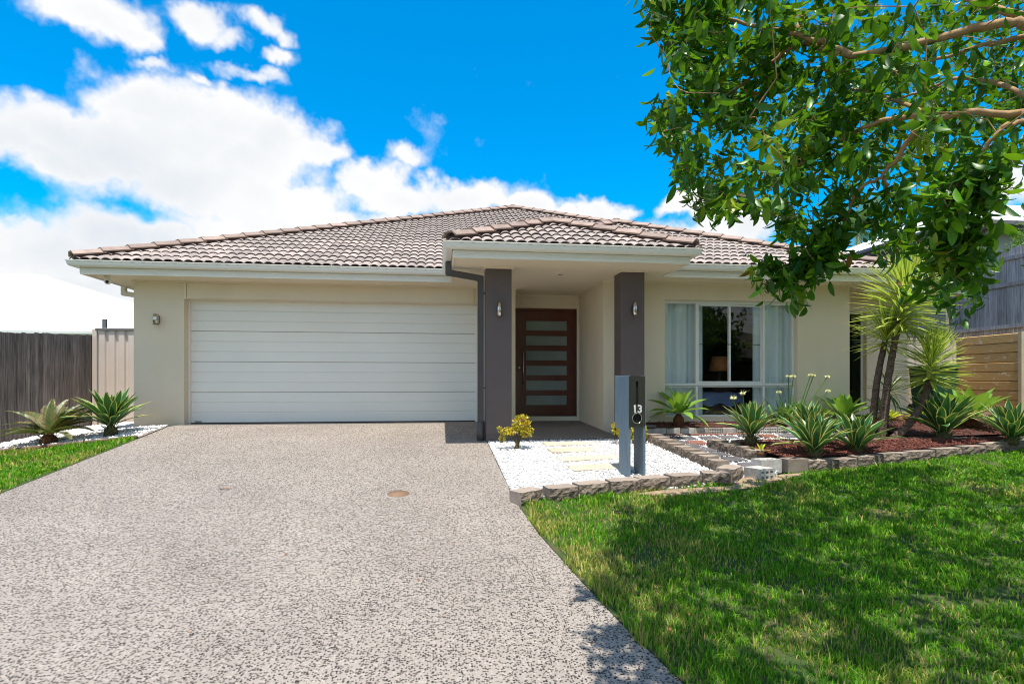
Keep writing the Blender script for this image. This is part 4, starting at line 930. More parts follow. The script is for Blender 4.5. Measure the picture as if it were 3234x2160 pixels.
def topholed(px, rz, label, m):
    p = G(*px); o = empty('concrete_block', (p[0], p[1], p[2] - .01), label, 'block', rz=rz)
    me = holes_mesh('body', 0, 0.30, 0, 0.18, 0, 0.165, [(0.03 + c * .07, 0.075 + c * .07, 0.025 + r_ * .07, 0.065 + r_ * .07) for c in range(4) for r_ in range(2)], m)
    for v in me.vertices: v.co = Vector((v.co.x, v.co.z, v.co.y))
    bm = bmesh.new(); bm.from_mesh(me); bmesh.ops.recalc_face_normals(bm, faces=bm.faces); bm.to_mesh(me); bm.free()
    link('body', me, o, local=True); box('core', (.004, .296, .004, .176, .005, .10), M_BLACK, o, local=True)
topholed((2405, 1494), R(10), 'pale hollow block with dirty top at the left corner of the mulch bed wall', M_BRICKGREY)
topholed((2490, 1491), R(6), 'brown hollow block at the mulch bed corner, next to the split-face wall', M_BLOCK)
# pavers
def paver(parent, c, sx, sy, rz, m, th=0.035, zoff=0.02):
    me = pymesh('paver', boxv(-sx / 2, sx / 2, -sy / 2, sy / 2, -th, 0), BOXF, m); bevel_mesh(me, 0.004)
    o = bpy.data.objects.new('paver', me); COL.objects.link(o); o.parent = parent; o.location = (c[0], c[1], gz(c[0], c[1]) + zoff)
    o.rotation_euler = (math.atan(SL) + random.uniform(-.012, .012), random.uniform(-.012, .012), rz)
for (l, r_) in [((1726, 1412), (1886, 1405)), ((1745, 1434), (1916, 1424)), ((1777, 1461), (1962, 1449)), ((1813, 1491), (2010, 1478))]:
    a = Vector(G(*l)); b = Vector(G(*r_)); d = (b - a); L_ = Vector((d.x, d.y)).length; c = (a + b) / 2; an_ = math.atan2(d.y, d.x)
    paver(grav, (c.x - math.sin(an_) * .11, c.y + math.cos(an_) * .11), L_, 0.22, an_, M_SAND)
for i, (px, py, red) in enumerate([(2372, 1471, 0), (2318, 1452, 0), (2270, 1437, 0), (2228, 1423, 0), (2188, 1412, 0), (2143, 1400, 0), (2200, 1400, 1), (2110, 1388, 0), (2168, 1386, 0), (2240, 1385, 0), (2300, 1383, 0), (2365, 1381, 0), (2425, 1379, 1), (2490, 1378, 0), (2560, 1376, 0), (2630, 1375, 0), (2705, 1374, 0), (2780, 1373, 1), (2860, 1372, 0)]):
    p = G(px, py); paver(path, p, 0.27, 0.22, (0.16 if i < 6 else 0.0) + random.uniform(-.06, .06), M_BRICKRED if red else M_SLATE)
# drain lid and fallen leaf on the driveway
dlid = empty('drain_lid', G(1258, 1561), 'round rust-brown drain lid set in the driveway', 'drain lid')
dlid.rotation_euler = (math.atan(SL), 0, 0)
tube('rim', [(0, 0, -.004), (0, 0, .006)], .128, M_CONC, dlid, 32, local=True); tube('lid', [(0, 0, -.004), (0, 0, .010)], .115, M_IRON, dlid, 32, local=True)
lf = G(712, 1546); M_DRY = mat('dry_leaf', (0.32, 0.15, 0.05), 0.8, col2=(0.2, 0.09, 0.03), vscale=20)
V = [(-.07, 0, .004), (-.02, -.012, .018), (-.02, .012, .004), (.03, -.010, .012), (.03, .012, .016), (.08, .005, .006)]
tag(link('dry_leaf', pymesh('dry_leaf', V, [(0, 1, 2), (1, 3, 4, 2), (3, 5, 4)], M_DRY), loc=lf), 'curled dry brown leaf lying on the driveway left of the drain lid', 'leaf')
# timber edging of the left bed
te = tube('timber_edging', [(x, 8.88 + .02 * math.sin(x * 3), gz(x, 8.88) + 0.02) for x in np.linspace(-4.38, -7.2, 16)], 0.03, mat('weathered_edging', (0.20, 0.12, 0.085), 0.9, col2=(0.11, 0.07, 0.05), vscale=10), None, 6)
tag(te, 'thin brown timber edging between side lawn and white pebble bed', 'garden edging')

# ================================================================ letterbox
lb = empty('letterbox', (0, 0, 0), 'tall blue-grey timber letterbox with steel front and house number', 'letterbox', rz=R(6.5))
fl = G(1985, 1511); lb.location = (fl[0], fl[1], fl[2])
TOPZ = 1.185; BX = 0.215; TH = 0.027
def side_board(x, name):
    pr = [(0.0, -0.05), (0.26, -0.05), (0.26, 0.56), (0.385, 0.56), (0.385, TOPZ), (0.0, TOPZ)]
    V = [(x, y, z) for y, z in pr] + [(x + TH, y, z) for y, z in pr]; n = 6
    Fc = [tuple(range(n)), tuple(range(2 * n - 1, n - 1, -1))] + [(i, n + i, n + (i + 1) % n, (i + 1) % n) for i in range(n)]
    me = pymesh(name, V, Fc, M_POSTBLUE); bm = bmesh.new(); bm.from_mesh(me); bmesh.ops.recalc_face_normals(bm, faces=bm.faces); bmesh.ops.bevel(bm, geom=bm.edges[:], offset=.003, segments=1, affect='EDGES'); bm.to_mesh(me); bm.free()
    return link(name, me, lb, local=True)
side_board(0.0, 'side_board'); side_board(BX - TH, 'side_board')
boxes('box_shell', [(TH + .001, BX - TH - .001, 0.03, 0.37, 0.60, 0.61), (TH + .001, BX - TH - .001, 0.03, 0.37, TOPZ - .012, TOPZ - .002), (TH + .001, BX - TH - .001, 0.36, 0.37, 0.612, TOPZ - .014)], M_CBDARK, lb, local=True)
def plate():
    bm = bmesh.new(); fz0, fz1 = 0.592, TOPZ - .003
    def loop(pts):
        vs = [bm.verts.new((x, -0.006, z)) for x, z in pts]
        for i in range(len(vs)): bm.edges.new((vs[i], vs[(i + 1) % len(vs)]))
    loop([(0.002, fz0), (BX - .012, fz0), (BX - .012, fz1), (0.002, fz1)])
    cx = 0.105
    loop([(cx - .018, 0.855), (cx + .014, 0.855), (cx + .014, 1.118), (cx - .018, 1.118)])
    loop([(cx + .055 * math.cos(a), 0.692 + .055 * math.sin(a)) for a in [2 * math.pi * i / 28 for i in range(28)]])
    bmesh.ops.triangle_fill(bm, use_beauty=True, edges=bm.edges[:])
    ex = bmesh.ops.extrude_face_region(bm, geom=bm.faces[:]); bmesh.ops.translate(bm, vec=(0, 0.0045, 0), verts=[v for v in ex['geom'] if isinstance(v, bmesh.types.BMVert)])
    bmesh.ops.recalc_face_normals(bm, faces=bm.faces)
    me = bpy.data.meshes.new('steel_front'); bm.to_mesh(me); bm.free(); me.materials.append(M_STEEL2); return me
fp = link('steel_front', plate(), lb, local=True)
V, Fc = [], []
ring = [(0.105 + .058 * math.cos(a), -0.007, 0.692 + .058 * math.sin(a)) for a in [2 * math.pi * i / 32 for i in range(33)]]
tube('hole_rim', ring, .0045, M_STEEL, fp, 6, local=True)
box('box_lining', (TH + .002, BX - TH - .002, 0.01, 0.025, 0.612, TOPZ - .015), M_BLACK, lb, local=True)
fc = bpy.data.curves.new('number', 'FONT'); fc.body = '13'; fc.size = 0.125; fc.extrude = 0.004; fc.offset = 0.0025; fc.align_x = 'CENTER'
to = bpy.data.objects.new('tmp_number', fc); COL.objects.link(to); bpy.context.view_layer.update()
nm = bpy.data.meshes.new_from_object(to); bpy.data.objects.remove(to)
nm.transform(Matrix.Translation((0.105, -0.012, 0.757)) @ Matrix.Rotation(R(90), 4, 'X')); nm.materials.clear(); nm.materials.append(M_ALU)
link('house_number', nm, fp, local=True)

# ================================================================ loose stone and bark
def poly_pts(poly, n):
    xs = [p[0] for p in poly]; ys = [p[1] for p in poly]
    x = RNG.uniform(min(xs), max(xs), n * 4); y = RNG.uniform(min(ys), max(ys), n * 4); k = in_poly(x, y, poly); return x[k][:n], y[k][:n]
GZ = np.vectorize(gz)
OCT_V = np.array([(1, 0, 0), (0, 1, 0), (-1, 0, 0), (0, -1, 0), (0, 0, 1), (0, 0, -1)], float)
OCT_F = np.array([(0, 1, 4), (1, 2, 4), (2, 3, 4), (3, 0, 4), (1, 0, 5), (2, 1, 5), (3, 2, 5), (0, 3, 5)])
def rotmats(n, tilt=1.0):
    a = RNG.uniform(0, 2 * math.pi, n); b = RNG.normal(0, tilt, n); c = RNG.normal(0, tilt, n)
    def Rz(t): z = np.zeros_like(t); o = np.ones_like(t); return np.stack([np.stack([np.cos(t), -np.sin(t), z], -1), np.stack([np.sin(t), np.cos(t), z], -1), np.stack([z, z, o], -1)], -2)
    def Rx(t): z = np.zeros_like(t); o = np.ones_like(t); return np.stack([np.stack([o, z, z], -1), np.stack([z, np.cos(t), -np.sin(t)], -1), np.stack([z, np.sin(t), np.cos(t)], -1)], -2)
    def Ry(t): z = np.zeros_like(t); o = np.ones_like(t); return np.stack([np.stack([np.cos(t), z, np.sin(t)], -1), np.stack([z, o, z], -1), np.stack([-np.sin(t), z, np.cos(t)], -1)], -2)
    return Rz(a) @ Rx(b) @ Ry(c)
def scatter(name, x, y, z, size, aspect, m, label, cat, tilt=1.0):
    n = len(x); S = size[:, None] * aspect(n); V = OCT_V[None] * RNG.uniform(0.75, 1.2, (n, 6, 1)); V = V * S[:, None, :]
    V = np.einsum('nij,nkj->nki', rotmats(n, tilt), V) + np.stack([x, y, z], -1)[:, None, :]
    Fc = (OCT_F[None] + (np.arange(n) * 6)[:, None, None]).reshape(-1, 3)
    o = link(name, np_mesh(name, V.reshape(-1, 3), Fc, m)); tag(o, label, cat, kind='stuff'); return o
x, y = poly_pts(GRAV, 15000); scatter('white_pebbles', x, y, GZ(x, y) + RNG.uniform(-.004, .012, len(x)), RNG.uniform(.009, .017, len(x)), lambda n: RNG.uniform(.6, 1.2, (n, 3)), M_PEBBLE, 'white marble pebbles spread in front of the porch', 'pebbles')
x, y = poly_pts(PATH, 6500); scatter('path_pebbles', x, y, GZ(x, y) + RNG.uniform(-.006, .010, len(x)), RNG.uniform(.009, .017, len(x)), lambda n: RNG.uniform(.6, 1.2, (n, 3)), M_PEBBLE, 'white marble pebbles between the slate path pavers', 'pebbles')
LB2 = [(-4.40, 8.95), (-4.4, 9.9), (-4.95, 10.15), (-5.15, 12.0), (-6.75, 12.0), (-6.75, 8.95)]
x, y = poly_pts(LB2, 5200); scatter('bed_pebbles', x, y, GZ(x, y) + RNG.uniform(.005, .022, len(x)), RNG.uniform(.014, .028, len(x)), lambda n: RNG.uniform(.6, 1.2, (n, 3)), M_PEBBLE, 'white pebbles in the bed by the left fence', 'pebbles')
for poly, n, nm, lab, up in ((BED, 13000, 'bark_mulch', 'red-brown bark chips covering the front mulch bed', UP), (HBED, 5000, 'house_bark_mulch', 'red-brown bark chips in the bed under the window', 0.10)):
    x, y = poly_pts(poly, n); scatter(nm, x, y, GZ(x, y) + up + RNG.uniform(-.002, .018, len(x)), RNG.uniform(.012, .034, len(x)), lambda n: np.stack([RNG.uniform(.7, 1.3, n), RNG.uniform(.25, .5, n), RNG.uniform(.12, .25, n)], -1), M_MULCH, lab, 'mulch', 0.35)
# ================================================================ plants
def leaf_mesh(name, L_, hw, e0, e1, mats, prof, chan=0.25, seg=6, twist=0.0, margin=0.22, wav=0.0):
    """strap leaf growing along +Y; elevation goes from e0 (base) to e1 (tip); margins use material 1"""
    V = []; Fc = []; ix = []; p = Vector((0, 0, 0)); n = seg
    for i in range(n + 1):
        t = i / n; e = e0 + (e1 - e0) * t ** 1.4
        w = hw * float(np.interp(t, [q[0] for q in prof], [q[1] for q in prof]))
        up = Vector((0, -math.sin(e), math.cos(e))); roll = twist * t
        for s in (-1, -(1 - margin), 0, (1 - margin), 1):
            a = abs(s); off = Vector((s * w, 0, 0)) + up * (chan * w * a * a + wav * w * math.sin(t * 14 + s) * a)
            V.append(p + Vector((off.x * math.cos(roll), off.y, off.z + off.x * math.sin(roll))))
        p = p + Vector((0, math.cos(e), math.sin(e))) * (L_ / n)
    for i in range(n):
        for k in range(4):
            a = i * 5 + k; Fc.append((a, a + 1, a + 6, a + 5)); ix.append(1 if k in (0, 3) else 0)
    return pymesh(name, V, Fc, mats, ix, smooth=True)
PA_ = [(0, .62), (.15, .66), (.35, .85), (.58, 1.0), (.78, .74), (.93, .28), (1, .02)]
PT_ = [(0, .45), (.12, .5), (.3, .8), (.5, 1.0), (.7, .85), (.88, .4), (1, .01)]
PY_ = [(0, .7), (.1, .8), (.4, 1.0), (.7, .8), (.9, .35), (1, .02)]
def variants(name, L_, hw, mats, prof, lo, hi, recurve, n=9, chan=0.25, margin=0.22, seg=6, wav=0.0):
    out = []
    for i in range(n):
        f = i / (n - 1); e0 = R(hi + (lo - hi) * f); e1 = e0 - R(recurve[0] + (recurve[1] - recurve[0]) * f)
        out.append(leaf_mesh(name, L_ * (0.78 + 0.22 * min(1, f * 2.2)), hw, e0, e1, mats, prof, chan, seg, random.uniform(-.25, .25), margin, wav))
    return out
VAR = {'agave': [variants('leaf', 0.5, 0.054, [L_AGREEN, L_AYELL], PA_, 40, 87, (2, 24), wav=.1, margin=.2) , variants('leaf', 0.5, 0.050, [L_AGREEN, L_AYELL], PA_, 30, 85, (-6, 42), wav=.14, margin=.2)],
       'soft': [variants('leaf', 0.46, 0.072, [L_ATT, L_ATT], PT_, 10, 80, (-5, 40), chan=.32), variants('leaf', 0.46, 0.066, [L_ATT, L_ATT], PT_, -5, 78, (5, 45), chan=.32)],
       'lime': [variants('leaf', 0.22, 0.032, [L_LIME, L_LIME], PT_, 15, 80, (10, 60))],
       'agap': [variants('leaf', 0.62, 0.019, [L_AGAP, L_AGAP], PY_, 35, 84, (35, 95), chan=.2), variants('leaf', 0.5, 0.019, [L_AGAP, L_AGAP], PY_, 25, 78, (40, 90), chan=.2)],
       'yucca': [variants('leaf', 0.64, 0.022, [L_YUC, L_YUCE], PY_, -16, 84, (-2, 12), n=14, chan=.3, margin=.42, seg=4)],
       'drac': [variants('leaf', 0.48, 0.017, [L_AGREEN, L_AYELL], PY_, -30, 80, (5, 65), n=10, chan=.2, margin=.22)]}
def lobj(me, parent, loc, rz, tilt=0.0, sc=1.0, roll=0.0, name='leaf'):
    o = bpy.data.objects.new(name, me); COL.objects.link(o); o.parent = parent; o.location = loc
    o.rotation_mode = 'ZXY'; o.rotation_euler = (tilt, roll, rz); o.scale = (sc * random.uniform(.85, 1.1), sc, sc); return o
def rosette(name, cat, pos, label, kind, n, size, group=None, stump=0.1, lift=0.02, m_st=None, jit=0.10, spread=1.0):
    r = empty(name, pos, label, cat, group)
    s0 = random.uniform(0, 6)
    if stump:
        tube('stem', [(0, 0, -.03), (0, 0, stump * .6), (0, 0, stump)], [0.085 * size, 0.075 * size, 0.03 * size], m_st or M_STUMP, r, 10, local=True)
        for i in range(0 if m_st else 26):      # old leaf bases
            a = i * 2.4; h = stump * (0.1 + .8 * i / 26); lobj(VAR['agave'][0][6], r, (.07 * size * math.cos(a) * (1.1 - h), .07 * size * math.sin(a) * (1.1 - h), h), a - R(90), R(random.uniform(-10, 25)), 0.17 * size, name='leaf_base')
    fam = VAR[kind]
    for i in range(n):
        f = (i + .5) / n; v = random.choice(fam); k = min(len(v) - 1, max(0, int(f * len(v) + random.uniform(-.6, .6))))
        a = s0 + i * 2.39996 + random.uniform(-jit, jit); rr = (0.012 + 0.045 * f) * size
        lobj(v[k], r, (rr * math.cos(a), rr * math.sin(a), stump + lift * (1 - f) * 2.0), a - R(90), R(random.uniform(-6, 6)) * spread, size * random.uniform(.88, 1.08) * (0.85 + .15 * min(1, f * 3)), R(random.uniform(-12, 12)))
    return r
VG = 'variegated agaves in the beds'
def base(px, up=UP): return G(px[0], px[1], up)
rosette('agave', 'agave', (lambda p: (p[0], p[1], gz(p[0], p[1]) + .01))((-4.98, 9.33)), 'variegated agave in the white pebbles beside the left pier of the garage', 'agave', 60, 1.18, VG, stump=.17)
rosette('agave', 'agave', base((2372, 1402)), 'variegated agave on a short stem at the left tip of the mulch bed', 'agave', 44, 1.0, VG, stump=.14)
rosette('agave', 'agave', base((2571, 1437)), 'largest variegated agave at the front of the mulch bed, nearest the hollow blocks', 'agave', 48, 1.04, VG, stump=.07)
rosette('agave', 'agave', base((2556, 1390)), 'variegated agave half hidden behind the front agave, before the agapanthus', 'agave', 40, 1.0, VG, stump=.07)
rosette('agave', 'agave', base((2704, 1424)), 'upright variegated agave just left of the yucca trunks', 'agave', 38, 1.02, VG, stump=.05)
rosette('agave', 'agave', base((2976, 1383)), 'wide dark variegated agave right of the leaning yucca', 'agave', 58, 1.26, VG, stump=.10)
rosette('agave', 'agave', base((3195, 1396)), 'variegated agave at the right edge of the picture', 'agave', 50, 1.1, VG, stump=.08)
SG = 'soft green agaves by the house'
def hb(px): p = PY(px[0], px[1], 8.93); return (p[0], 8.93, 0.0)
rosette('soft_agave', 'agave', hb((2143, 1345)), 'broad-leaved pale green agave on a brown stem under the left of the window', 'soft', 24, 1.12, SG, stump=.20, m_st=M_RUST)
rosette('soft_agave', 'agave', hb((2665, 1350)), 'yellow-mottled broad green agave by the right corner of the house', 'soft', 24, 1.15, SG, stump=.10, m_st=M_RUST)
rosette('soft_agave', 'agave', (8.95, 8.6, 0.0), 'tall pale green agave behind the wide variegated agave', 'soft', 24, 1.5, SG, stump=.1, m_st=M_RUST)
rosette('bromeliad', 'bromeliad', (8.45, 9.1, 0.02), 'low lime yellow bromeliad between the yuccas and the sleeper wall', 'lime', 26, 1.2, 'lime bromeliads', stump=.03, m_st=M_RUST)
rosette('bromeliad', 'bromeliad', (8.05, 9.3, 0.02), 'lime yellow bromeliad behind the leaning yucca trunk', 'lime', 22, 1.0, 'lime bromeliads', stump=.03, m_st=M_RUST)
rosette('bromeliad', 'bromeliad', base((2403, 1430)), 'tiny yellow-green seedling in the bark at the left of the bed', 'lime', 7, .55, 'lime bromeliads', stump=.01, m_st=M_RUST)
# agapanthus with seed heads
ag = rosette('agapanthus', 'agapanthus', hb((2500, 1352)), 'clump of arching strap-leaved agapanthus with seed heads below the window', 'agap', 95, 1.0, None, stump=.0, jit=.6)
for o in ag.children: o.location = (random.gauss(0, .16), random.gauss(0, .10), 0)
def seed_head(parent, top, root, r=0.045, n=34):
    mid = (Vector(top) + Vector(root)) / 2 + Vector((random.uniform(-.02, .02), 0, .02))
    st = tube('flower_stalk', smooth_path([root, mid, top], 4), .0075, L_AGAP, parent, 5, local=True)
    V = []; Fc = []
    for i in range(n):
        z = 1 - 2 * (i + .5) / n; a = i * 2.4; q = math.sqrt(max(0, 1 - z * z)); d = Vector((q * math.cos(a), q * math.sin(a), z * .8 + .1)); t = Vector(top); rr = r * random.uniform(.8, 1.25)
        s = d.orthogonal().normalized() * .0035; s2 = d.orthogonal().cross(d).normalized() * .0035; k = len(V)
        V += [t + s, t - s, t + d * rr * .75 + s * 2.2, t + d * rr * .75 - s * 2.2, t + d * rr + s2, t + d * rr * .75 + s2 * 2.0]
        Fc += [(k, k + 1, k + 3, k + 2), (k + 2, k + 3, k + 4), (k + 2, k + 5, k + 4)]
    link('seed_head', pymesh('seed_head', V, Fc, L_FLOWER), st, local=True)
P0 = Vector(ag.location)
for (sx, sy, rx) in [(2506, 1189, -.05), (2560, 1185, .15), (2569, 1186, .18), (2613, 1190, .24), (2615, 1235, .30), (2459, 1239, -.15), (2490, 1189, -.1)]:
    q = Vector(PY(sx, sy, 8.9)) - P0; seed_head(ag, q, (rx * .6, 0, .05))
dry = empty('agapanthus', base((2372, 1385)), 'two thin dry agapanthus stalks with open seed heads behind the left agave', 'agapanthus')
for (sx, sy) in [(2316, 1257), (2346, 1242)]:
    q = Vector(PY(sx, sy, dry.location.y)) - Vector(dry.location); seed_head(dry, q, (q.x * .4, 0, 0), .05, 22)

# yuccas
def yucca_head(root, top, axis, n, length, size, kind='yucca'):
    """leaves spiral round the stem end: upright at the tip, level and drooping below"""
    fam = VAR[kind]; ax = Vector(axis).normalized(); q = Vector((0, 0, 1)).rotation_difference(ax)
    for i in range(n):
        f = (i + .5) / n; v = random.choice(fam); k = min(len(v) - 1, max(0, int((f ** 0.8) * len(v) + random.uniform(-.7, .7))))
        a = i * 2.39996 + random.uniform(-.1, .1)
        o = lobj(v[k], root, (0, 0, 0), 0, 0, size * random.uniform(.82, 1.08) * (0.80 + .2 * min(1, f * 4)))
        p = Vector(top) - ax * (length * f)
        o.rotation_mode = 'QUATERNION'
        o.rotation_quaternion = q @ Matrix.Rotation(a - R(90), 3, 'Z').to_quaternion() @ Matrix.Rotation(R(random.uniform(-5, 5)), 3, 'X').to_quaternion() @ Matrix.Rotation(R(random.uniform(-15, 15)), 3, 'Y').to_quaternion()
        o.location = p + q @ Vector((.02 * math.cos(a), .02 * math.sin(a), 0))
def knobby(pts, rads, sides=12):
    V, Fc = tube_data(pts, rads, sides)
    for i in range(len(V)):
        ring_ = i // sides; c = Vector(pts[ring_]); d = (V[i] - c); V[i] = c + d * (1 + random.uniform(-.10, .12))
    return V, Fc
def yucca(label, px_path, heads, Yp, r0, r1):
    pts = [Vector(PY(x, y, Yp + dy)) for x, y, dy in px_path]; zb = gz(pts[0].x, pts[0].y) + UP - .02
    pts[0].z = zb
    root = empty('yucca', tuple(pts[0]), label, 'yucca', 'variegated yuccas behind the mulch bed'); L0 = pts[0].copy()
    pp = smooth_path([p - L0 for p in pts], 9); n = len(pp)
    V, Fc = knobby(pp, [r0 + (r1 - r0) * i / (n - 1) for i in range(n)]); link('trunk', pymesh('trunk', V, Fc, M_YTRUNK, smooth=True), root, local=True)
    for (end, n_, ln, sz) in heads:
        ax = (pp[-1] - pp[-4]).normalized(); top = pp[-1] + ax * end; yucca_head(root, top, ax + Vector((0, 0, .35)), n_, ln, sz)
        tube('crown_stem', [pp[-1], top], [r1, r1 * .5], L_YUCE, root, 8, local=True)
    return root
yucca('tall yucca with the biggest spiky yellow-green head beside the house corner', [(2785, 1385, 0), (2800, 1230, 0), (2822, 1100, 0), (2838, 1010, 0)], [(0.80, 290, 0.90, 1.10)], 7.78, .056, .040)
yucca('second yucca trunk pressed against the tall one, smaller head lower behind it', [(2752, 1384, 0), (2768, 1220, 0), (2786, 1120, 0), (2796, 1075, 0)], [(0.20, 110, 0.30, 0.92)], 7.92, .050, .036)
yucca('short leaning yucca with a curved trunk and a round bright head', [(2820, 1390, 0), (2865, 1345, 0), (2905, 1290, 0), (2925, 1240, 0), (2932, 1200, 0)], [(0.52, 210, 0.56, 0.86)], 7.70, .06, .04)
dr = empty('dracaena', (7.35, 8.55, 0.0), 'small dark striped dracaena behind the yucca trunks', 'dracaena')
tube('trunk', [(0, 0, -.05), (0.02, 0, .25), (.05, 0, .5)], .02, M_YTRUNK, dr, 8, local=True); yucca_head(dr, Vector((.06, 0, .66)), (0.1, 0, 1), 60, .2, .85, 'drac'); yucca_head(dr, Vector((-.12, .05, .30)), (-.3, 0, 1), 40, .15, .75, 'drac')

# cycad by the left fence
def frond_mesh(L_, bend):
    V = []; Fc = []; T = []; n = 42; p = Vector((0, 0, 0)); cs = []
    for i in range(n + 1):
        t = i / n; e = R(bend[0]) + (R(bend[1]) - R(bend[0])) * t; cs.append((p.copy(), e)); p = p + Vector((0, math.cos(e), math.sin(e))) * (L_ / n)
    for i in range(n):
        (a, e), (b, _) = cs[i], cs[i + 1]; k = len(V); w = .006 * (1 - .6 * i / n); up = Vector((0, -math.sin(e), math.cos(e)))
        V += [a + Vector((-w, 0, 0)), a + Vector((w, 0, 0)), b + Vector((w, 0, 0)), b + Vector((-w, 0, 0))]; Fc.append((k, k + 1, k + 2, k + 3)); T += [(.36, .40, .05)] * 4
        if i < 5: continue
        t = i / n; ll = .115 * math.sin(math.pi * min(1, .18 + .8 * t)) + .02
        for s in (-1, 1):
            d = (Vector((s * .80, 0, 0)) + Vector((0, math.cos(e), math.sin(e))) * .62 + up * (.42 + random.uniform(-.1, .1))).normalized(); q = Vector((0, math.cos(e), math.sin(e))) * .013
            k = len(V); tip = a + d * ll + up * -.012; V += [a - q, a + q, a + d * ll * .6 + q * .8, a + d * ll * .6 - q * .8, tip]
            brown = random.random() < .6; g = (.045, .10, .02) if random.random() < .6 else (.15, .13, .035); tipc = (.40, .24, .12) if brown else g
            Fc += [(k, k + 1, k + 2, k + 3), (k + 3, k + 2, k + 4)] if s > 0 else [(k + 1, k, k + 3, k + 2), (k + 2, k + 3, k + 4)]; T += [g, g, tuple(.5 * x + .5 * y for x, y in zip(g, tipc)), g, tipc]
    me = pymesh('frond', V, Fc, L_CYC); a = me.color_attributes.new('tint', 'FLOAT_COLOR', 'POINT')
    for i, c in enumerate(T): a.data[i].color = (*c, 1)
    return me
cy = empty('cycad', (-5.75, 9.18, gz(-5.75, 9.18) + .01), 'cycad with brown-tipped feathery fronds in the pebbles by the left fence', 'cycad')
tube('stem', [(0, 0, -.03), (0, 0, .08), (0, 0, .16)], [.12, .11, .04], M_RUST, cy, 12, local=True)
for i in range(26):
    a = i * 2.4; lobj(VAR['agave'][0][7], cy, (.09 * math.cos(a), .09 * math.sin(a), .02 + .1 * (i / 26)), a - R(90), R(random.uniform(10, 50)), .16, name='stem_scale').data = VAR['agave'][0][7]
for i, (az_, up_, dn, sc) in enumerate([(100, 55, 15, 1), (125, 62, 20, .95), (150, 50, 5, 1.05), (170, 35, -12, 1.05), (188, 28, -25, 1), (205, 20, -25, .9), (80, 74, 40, .9), (60, 62, 25, .95), (42, 58, 18, 1.05), (25, 50, 8, 1.1), (8, 42, 0, 1.05), (-8, 30, -20, 1), (-30, 22, -30, .8), (110, 80, 50, .85), (70, 42, 2, 1.1), (240, 30, -10, .7), (290, 32, -15, .7), (180, 52, 12, 1.0), (0, 58, 15, 1.0), (140, 38, 0, 1.0), (35, 36, -5, 1.0)]):
    lobj(frond_mesh(.70, (up_, dn)), cy, (0, 0, .12), R(az_ - 90), 0, sc, name='frond')

# jade shrubs in the gravel
def jade(pos, label, blobs, trunk, n=620):
    r = empty('jade_shrub', pos, label, 'shrub', 'yellow jade shrubs in the gravel')
    for pts, rad in trunk: tube('trunk' if rad > .015 else 'branch', smooth_path(pts, 4), [rad * (1 - .5 * i / (len(smooth_path(pts, 4)) - 1)) for i in range(len(smooth_path(pts, 4)))], M_STUMP, r, 8, local=True)
    C = []; 
    for (c, rad, w) in blobs:
        k = int(n * w); d = RNG.normal(size=(k, 3)); d /= np.linalg.norm(d, axis=1)[:, None]; C.append(np.array(c) + d * np.array(rad) * RNG.uniform(.45, 1.0, (k, 1)) ** .6)
    C = np.concatenate(C); k = len(C)
    tv = np.array([(0, 0, 0), (-.5, .45, .08), (.5, .45, .08), (-.42, .8, .1), (.42, .8, .1), (0, 1, .02)], float) * .026; tf = np.array([(0, 2, 1), (1, 2, 4), (1, 4, 3), (3, 4, 5)])
    V = np.einsum('nij,kj->nki', rotmats(k, 1.1), tv) * RNG.uniform(.8, 1.3, (k, 1, 1)) + C[:, None, :]
    base_c = np.where(RNG.random((k, 1)) < .68, np.array([[.58, .46, .02]]), np.array([[.30, .34, .03]])) * RNG.uniform(.75, 1.2, (k, 1)); edge = np.where(RNG.random((k, 1)) < .35, np.array([[.50, .18, .02]]), base_c * 1.1)
    T = np.repeat(base_c[:, None, :], 6, 1); T[:, 3:] = edge[:, None, :]
    o = link('foliage', np_mesh('foliage', V.reshape(-1, 3), (tf[None] + (np.arange(k) * 6)[:, None, None]).reshape(-1, 3), L_JADE, T.reshape(-1, 3)), r, local=True); o['kind'] = 'stuff'
    return r
p = G(1629, 1419)
jade(p, 'yellow jade shrub with a bent trunk in the gravel before the left pillar', [((.08, 0, .36), (.13, .12, .13), .5), ((.14, 0, .24), (.12, .10, .08), .2), ((-.11, -.02, .25), (.15, .08, .055), .22), ((-.19, -.03, .15), (.05, .04, .05), .05), ((-.24, -.02, .30), (.03, .03, .02), .03)],
     [([(0, 0, -.02), (.03, 0, .1), (.06, 0, .3)], .034), ([(.02, 0, .07), (-.05, -.01, .16), (-.2, -.02, .28)], .014), ([(-.1, -.01, .2), (-.17, -.03, .15), (-.2, -.03, .1)], .008), ([(.04, 0, .15), (.1, 0, .2), (.15, 0, .25)], .013)], 800)
p = G(2004, 1402)
jade(p, 'yellow jade shrub in the gravel, mostly hidden behind the letterbox', [((-.19, 0, .24), (.16, .13, .13), .5), ((0, 0, .2), (.16, .12, .14), .4), ((.12, 0, .16), (.08, .1, .12), .15)], [([(0, 0, -.02), (-.02, 0, .1), (-.08, 0, .24)], .03), ([(0, 0, .05), (.05, 0, .12), (.09, 0, .18)], .014)], 800)

